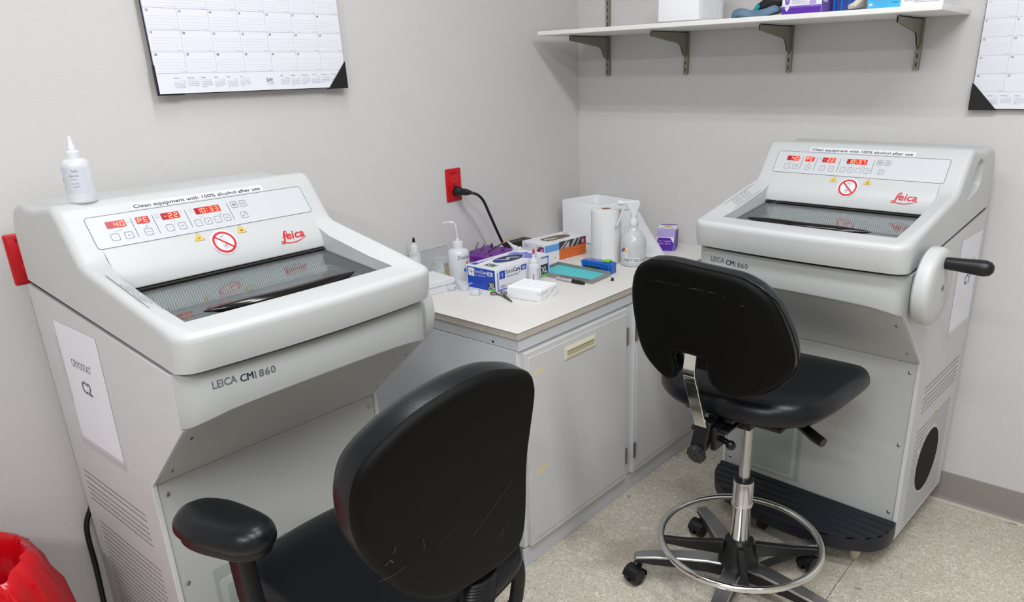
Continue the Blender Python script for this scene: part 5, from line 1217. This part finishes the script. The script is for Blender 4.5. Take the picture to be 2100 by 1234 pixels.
# white label bottle in front of the glove box
t = on('squeeze_bottle', 'slim translucent bottle with red tip standing before the blue glove box side', 'bottle', .429, -.818)
bottle(t, [(.0001, 0), (.0185, .0), (.020, .003), (.020, .066), (.0185, .070), (.0135, .0725), (.0001, .0725)], bottle_m)
MB().m(bottle_m).lathe([(.0132, .072), (.0135, .074), (.0135, .086), (.0125, .088), (.0065, .0885), (.004, .099), (.0028, .108), (.0001, .108)], n=22).build('nozzle_cap', t)
MB().m(mat('red_tip', (214, 24, 34), .3)).lathe([(.0038, .1065), (.0042, .108), (.0036, .118), (.0020, .121), (.0001, .1215)], n=14).build('red_tip', t)
wrap_label(t, .0200, .006, .062, -100, 30, bottle_m, [(ink_m, 'DISCARD', .026, .054, .005, .017), (ink_m, 'PRODUCT', .026, .048, .004, .016), (grey_ink, 'store upright', .026, .042, .004, .016), (ink_m, 'LOT 2026', .026, .0375, .004, .015), (grey_ink, 'for lab use', .026, .033, .0035, .016), (grey_ink, 'keep sealed', .026, .029, .0035, .016), (grey_ink, 'wash after', .026, .025, .0035, .016), (ink_m, 'CAUTION', .026, .0205, .004, .016)], extra=lambda s, fm: [s.m(ink_m).poly([(.0135, .006 + q * .0021), (.0175, .006 + q * .0021), (.0175, .0071 + q * .0021), (.0135, .0071 + q * .0021)], fm, .0004) for q in range(17)])

# steel tray with teal pad
t = on('steel_tray', 'shallow steel tray holding a teal pad, centre of the counter', 'tray', .474, -.640, 0)
q4 = [Vector((-.120, -.088, 0)), Vector((.117, -.070, 0)), Vector((.108, .049, 0)), Vector((-.132, .058, 0))]
s = MB().m(dsteel_m)
def inset(q, f, z): 
    c = sum(q, Vector()) / 4; return [Vector((p.x + (c.x - p.x) * f, p.y + (c.y - p.y) * f * 1.6, z)) for p in q]
s = MB().m(mat('tray_steel', (150, 150, 146), .35, metal=.35, noise_amt=.1)); s.rings([inset(q4, .02, 0), inset(q4, 0, .002), inset(q4, 0, .0165), inset(q4, .014, .0165), inset(q4, .022, .003)]); s.build('tray_body', t, flat=True)
MB().m(teal_m).rings([inset(q4, .045, .0031), inset(q4, .045, .0075)]).build('dissecting_pad', t, bevel=.001)

# marker
t = on('marker_pen', 'grey and black felt marker lying along the front of the steel tray', 'marker', .520, -.736, 0)
d = Vector((1, -.02, 0)).normalized(); s = MB().m(lgrey_m).lathe_ax([(.0001, 0), (.0045, .001), (.0058, .004), (.0058, .070), (.0001, .070)], (-.064, .004, .0062), d, 18); s.m(red_m)
for x in (-.048, -.025): s.box((x, -.0005, .0115), (x + .012, .001, .0122))
s.build('barrel', t)
MB().m(bplast_m).lathe_ax([(.0001, 0), (.0066, 0), (.0068, .004), (.0064, .030), (.0045, .046), (.0035, .052), (.0001, .053)], (.006, .0026, .0068), d, 18).build('cap', t)
# small black cap, clear cap
t = on('bottle_cap', 'tiny black cap lying alone right of the steel tray', 'cap', .622, -.637, 25); MB().m(bgloss_m).lathe_ax([(.0001, 0), (.0058, 0), (.0058, .006), (.0045, .0095), (.0001, .0095)], (-.004, 0, .0058), (1, .2, 0), 16).build('cap_body', t)
t = on('bottle_cap', 'clear plastic cap with a red fleck behind the blue blade dispenser', 'cap', .375, -.562, 0); MB().m(clear_m).lathe([(.0001, .0), (.0165, .0), (.0165, .016), (.015, .018), (.0145, .002), (.0001, .002)], n=24).build('cap_body', t); MB().m(red_m).box((-.006, -.002, .0022), (.004, .0, .0032)).build('red_fleck', t)
# blue dispenser
t = on('blade_dispenser', 'translucent blue blade dispenser with lime button behind the tray', 'dispenser', .510, -.560, 2)
s = MB().m(glassy('blue_case', (40, 110, 210), 1.45, .05, .72, (18, 92, 196))); s.prism([(-.062, .0), (.062, .0), (.064, .034), (.058, .040), (-.060, .040), (-.066, .034)], lambda a, c, z: Vector((a, -.016 + z, c)), 0, .034); s.build('case', t, bevel=.002)
s = MB().m(tblue_m); s.box((-.066, -.0175, .031), (.064, .0195, .036)); s.box((-.060, -.018, .0), (-.054, -.016, .034)); s.box((.050, -.018, .0), (.056, -.016, .034)); s.stroke([(-.050, .029), (-.01, .024), (.03, .027)], .003, frame((0, -.0165, 0), (1, 0, 0), (0, 0, 1)), c=.0005); s.build('case_rib', t, bevel=.001)
s = MB().m(dgreen_m).box((-.048, -.0175, .004), (.015, -.0162, .020)); s.build('blade_cartridge', t)
s = MB().m(lime_m); s.box((.024, -.012, .0405), (.050, .012, .0475)); s.build('button', t, bevel=.0015)

# paper towel roll
t = on('paper_towel_roll', 'white paper towel roll standing upright before the foam box', 'paper roll', .442, -.420, 0)
MB().m(towel_m).lathe([(.0175, .197), (.054, .1975), (.0555, .195), (.0558, .19), (.0558, .004), (.0545, .001), (.0175, .0)], n=56, cap=(False, False)).build('towel_roll', t)
s = MB().m(cart_m).lathe([(.0178, .0), (.0178, .1965), (.0165, .1968), (.0163, .001)], n=30, cap=(False, False)); s.build('core_tube', t)
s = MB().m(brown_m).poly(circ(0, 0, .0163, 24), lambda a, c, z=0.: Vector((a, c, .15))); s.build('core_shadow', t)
s = MB().m(towel_m); s.rings([[(.0562 * math.cos(R(a)), .0562 * math.sin(R(a)), z) for z in (.001, .1965)] + [(.0575 * math.cos(R(a)), .0575 * math.sin(R(a)), z) for z in (.1965, .001)] for a in range(-70, -20, 6)]); s.build('loose_edge', t)

# spray bottle
t = on('spray_bottle', 'clear trigger spray bottle with hazard diamond and HISTOLOGY label', 'bottle', .556, -.408, 0)
bottle(t, [(.0001, .002), (.040, 0), (.0455, .004), (.0470, .012), (.0470, .078), (.0455, .092), (.040, .106), (.031, .118), (.021, .128), (.0155, .136), (.0145, .145), (.0001, .145)], bclear_m, 36)
MB().m(liquid_m).lathe([(.0001, .003), (.0440, .004), (.0455, .012), (.0455, .080), (.043, .098), (.040, .103), (.0001, .103)], n=36).build('liquid', t)
s = MB().m(white_m).lathe([(.0155, .143), (.0165, .145), (.0165, .160), (.0145, .163), (.0135, .170), (.0115, .172), (.0115, .184), (.0001, .184)], n=24); s.build('screw_collar', t)
dT = Vector((-.80, -.60, 0))   # the nozzle points toward the roll
sideT = Vector((.60, -.80, 0))
FS = lambda a, c, z=0.: Vector((0, 0, .18)) + dT * a + sideT * z + Vector((0, 0, c))
s = MB().m(white_m); s.prism([(-.024, .047), (-.017, .054), (.030, .055), (.046, .052), (.046, .042), (.028, .040), (.022, .030), (.012, .012), (.010, .0), (-.011, .0), (-.013, .010), (-.015, .022), (-.021, .036)], FS, -.0095, .0095); s.build('spray_head', t, bevel=.003)
s = MB().m(white_m); s.lathe_ax([(.0001, 0), (.0085, 0), (.0095, .004), (.0095, .012), (.006, .018), (.0001, .018)], FS(.042, .047), dT, 18); s.build('nozzle', t)
s = MB().m(white_m); tp = catmull([(.032, .042), (.038, .020), (.045, -.004), (.056, -.030), (.060, -.036)], 4, False); s.rings([[FS(a + q, c, w_) for q, w_ in ((0, -.007), (.006, -.007), (.006, .007), (0, .007))] for a, c in tp]); s.build('trigger', t, bevel=.001)
def haz(s, fm):
    s.m(white_m); cx, cz, r = .028, .058, .0075
    for m_, dx, dz in ((red_m, 0, r), (tblue_m, -r, 0), (yel_m, r, 0), (white_m, 0, -r)):
        s.m(m_).poly([(cx + dx, cz + dz + r), (cx + dx + r, cz + dz), (cx + dx, cz + dz - r), (cx + dx - r, cz + dz)], fm, .0006)
    s.m(grey_ink)
    for k in range(3): s.stroke([(.012 + .008 * k, .041), (.017 + .008 * k, .044), (.016 + .008 * k, .038)], .0006, fm, c=.0006)
    s.m(white_m); 
    for k in range(8): s.add([fm(.028 + .100 * k / 8, .018), fm(.028 + .100 * (k + 1) / 8, .018), fm(.028 + .100 * (k + 1) / 8, .035), fm(.028 + .100 * k / 8, .035)], [(0, 1, 2, 3)])
    s.m(ink_m).text('HISTOLOGY', .031, .0215, .0145, fm, .0009, width=.095)
wrap_label(t, .0470, .034, .072, -137, -80, white_m, [(navy_ink, 'Alcohol 70%', .002, .067, .004, .016), (navy_ink, 'Reagent alcohol', .002, .061, .0035, .014), (navy_ink, 'Flammable', .002, .0545, .004, .013), (navy_ink, 'Date opened', .002, .0485, .0035, .013), (ink_m, 'H.', .003, .040, .006, .004)], extra=haz)

# big foam box
foambox('open white foam box standing in the counter corner', (.192, -.124, HT), .240, .200, .166, -12, th=.024)
# leaning white sheet (bag)
t = on('plastic_sheet', 'creased white plastic sheet leaning from the foam box toward the purple carton', 'sheet', .47, -.24, 0)
s = MB().m(glassy('white_film', (250, 250, 252), 1.2, .35, .90, (222, 222, 226)))
tl_, tr_ = Vector((-.115, .150, .160)), Vector((-.085, .115, .150)); bl_, br_ = Vector((-.03, -.095, .001)), Vector((.142, -.022, .001))
tl_ = Vector((-.135, -.030, .150)); tr_ = Vector((-.085, .120, .150))
rows = []
for i in range(15):
    v = i / 14; a_ = tl_.lerp(bl_, v); b_ = tr_.lerp(br_, v); row = []
    for j in range(15):
        u = j / 14; p = a_.lerp(b_, u); fold = .010 * math.sin(u * 9 + v * 3) * (.3 + v) * .6 + .006 * max(0, 1 - abs(u - .35 - .25 * v) * 8); row.append(p + Vector((.6, -.75, .2)) * fold)
    rows.append(row)
s.rings(rows, closed=False, cap=(False, False)); o = s.build('sheet_film', t); md = o.modifiers.new('th', 'SOLIDIFY'); md.thickness = .0006
# purple carton at the back
t = on('glove_box', 'small purple and white carton standing by the back wall', 'box', .522, -.112, 24)
MB().m(card_m).box((-.036, -.050, 0), (.036, .050, .086)).build('carton', t, bevel=.001)
E1 = frame((-.036, -.0503, 0), (1, 0, 0), (0, 0, 1)); s = MB().m(lpurp_m).poly([(0, .055), (.072, .055), (.072, .085), (0, .085)], E1).m(purp_m).poly([(.003, 0), (.060, 0), (.066, .030), (.052, .052), (.006, .052), (.0, .03)], E1, .0003).m(white_m).text('The Original', .008, .036, .008, E1, .0005, width=.046, res=1).text('Nitra-Glove', .006, .026, .008, E1, .0005, width=.050, res=1).m(mpurp_m).poly([(.060, .0), (.072, .0), (.072, .055), (.068, .055), (.066, .030)], E1, .0002); s.build('end_print', t, flat=True)
E3 = frame((-.036, -.050, .0863), (1, 0, 0), (0, 1, 0)); s = MB().m(mpurp_m).poly([(.004, .078), (.070, .078), (.070, .098), (.004, .098)], E3).m(amber2_m).poly(circ(.036, .056, .015, 16), E3, .0002).m(navy_ink).text('GLOVES', .008, .020, .014, E3, .0002, width=.056, res=1).m(purp_m).poly([(0, 0), (.072, 0), (.072, .006), (0, .006)], E3); s.build('top_print', t, flat=True)
E2 = frame((.0363, -.050, 0), (0, 1, 0), (0, 0, 1)); MB().m(purp_m).poly([(0, 0), (.1, 0), (.1, .07), (0, .08)], E2).build('side_print', t, flat=True)

# purple tool block with instruments
t = on('tool_rack', 'purple plastic block holding forceps behind the wash bottle', 'rack', .112, -.695, 4)
s = MB().m(purple_m); q = [(-.080, -.085), (.070, -.085), (.085, .085), (-.090, .085)]
s.rings([[(a, b, 0) for a, b in q], [(a * .97, b * .97, .040) for a, b in q], [(a * .93, b * .94, .0475) for a, b in q]]); s.build('rack_block', t, bevel=.003)
s = MB().m(fan_m)
for x, y in ((-.05, -.055), (-.02, -.055), (.01, -.05), (.04, -.05), (-.045, .0), (.03, .03)): s.poly(circ(x, y, .006, 14), lambda a, c, z=0.: Vector((a, c, .0478)))
s.build('rack_holes', t, flat=True)
def stick(name, label, cat, p0, p1, parts, group=None):
    t = on(name, label, cat, p0[0], p0[1], 0, group, z=p0[2]); d = Vector(p1) - Vector(p0)
    for nm, mt, a, b, r in parts: MB().m(mt).tube([d * a, d * (a + b) / 2, d * b], r, 10).build(nm, t)
    return t
stick('forceps', 'dark steel forceps standing in the purple block, nearest the wash bottle', 'forceps', (.075, -.748, .8385), (.062, -.712, .868), [('tines', dsteel_m, 0, .5, .0016), ('handle', dsteel_m, .5, 1, .0022)])
stick('forceps', 'dark steel forceps standing in the purple block, second from the wash bottle', 'forceps', (.104, -.752, .8385), (.092, -.708, .866), [('tines', dsteel_m, 0, .5, .0016), ('handle', dsteel_m, .5, 1, .0022)])
stick('probe', 'short probe with black rounded handle in the middle of the purple block', 'probe', (.118, -.700, .8385), (.115, -.694, .868), [('shaft', steel_m, 0, .4, .0015), ('handle', bplast_m, .4, 1, .0042)])
stick('paint_brush', 'thin brush with black shaft and pale wooden end across the purple block', 'brush', (.120, -.722, .8405), (.120, -.590, .871), [('shaft', bplast_m, 0, .62, .0021), ('wooden_end', wood_m, .62, 1, .0026)])
t = on('heat_block', 'low black block with grey top between wash bottle and purple rack', 'block', .116, -.845, 3)
s = MB().m(bplast_m).box((-.052, -.048, 0), (.092, .025, .036)); s.build('block_body', t, bevel=.002); MB().m(mat('block_top_grey', (112, 112, 112), .5)).box((-.048, -.044, .0361), (.088, .021, .0375)).build('block_top', t, bevel=.0005)
t = on('cable_duct', 'black plastic strip along the wall between purple rack and orange glove box', 'strip', .014, -.462, 0)
s = MB().m(bplast_m); s.box((-.012, -.05, 0), (.030, .075, .034)); s.m(mat('strip_grey', (96, 96, 98), .5)).box((.0301, -.048, .006), (.0305, .073, .012)); s.build('strip_body', t, bevel=.002)
t = on('squeeze_bottle', 'white cone-tipped squeeze bottle lying against the blue glove box', 'bottle', .225, -.672, 0)
s = MB().m(white_m).lathe_ax([(.0001, 0), (.018, .002), (.019, .008), (.019, .050), (.012, .056), (.012, .066), (.009, .067), (.0055, .082), (.0025, .104), (.0001, .105)], (.016, .028, .026), (-.25, -.55, .62), 22); s.build('bottle_body', t)
t = on('marker_pen', 'short orange and yellow highlighter left of the orange glove box', 'marker', .145, -.640, 60)
MB().m(orange_m).lathe_ax([(.0001, 0), (.008, .001), (.0085, .03), (.0001, .03)], (-.0, 0, .0085), (1, 0, 0), 14).build('barrel', t); MB().m(yel_m).lathe_ax([(.0001, 0), (.0075, 0), (.0065, .016), (.0001, .017)], (.030, 0, .0085), (1, 0, 0), 14).build('cap', t)
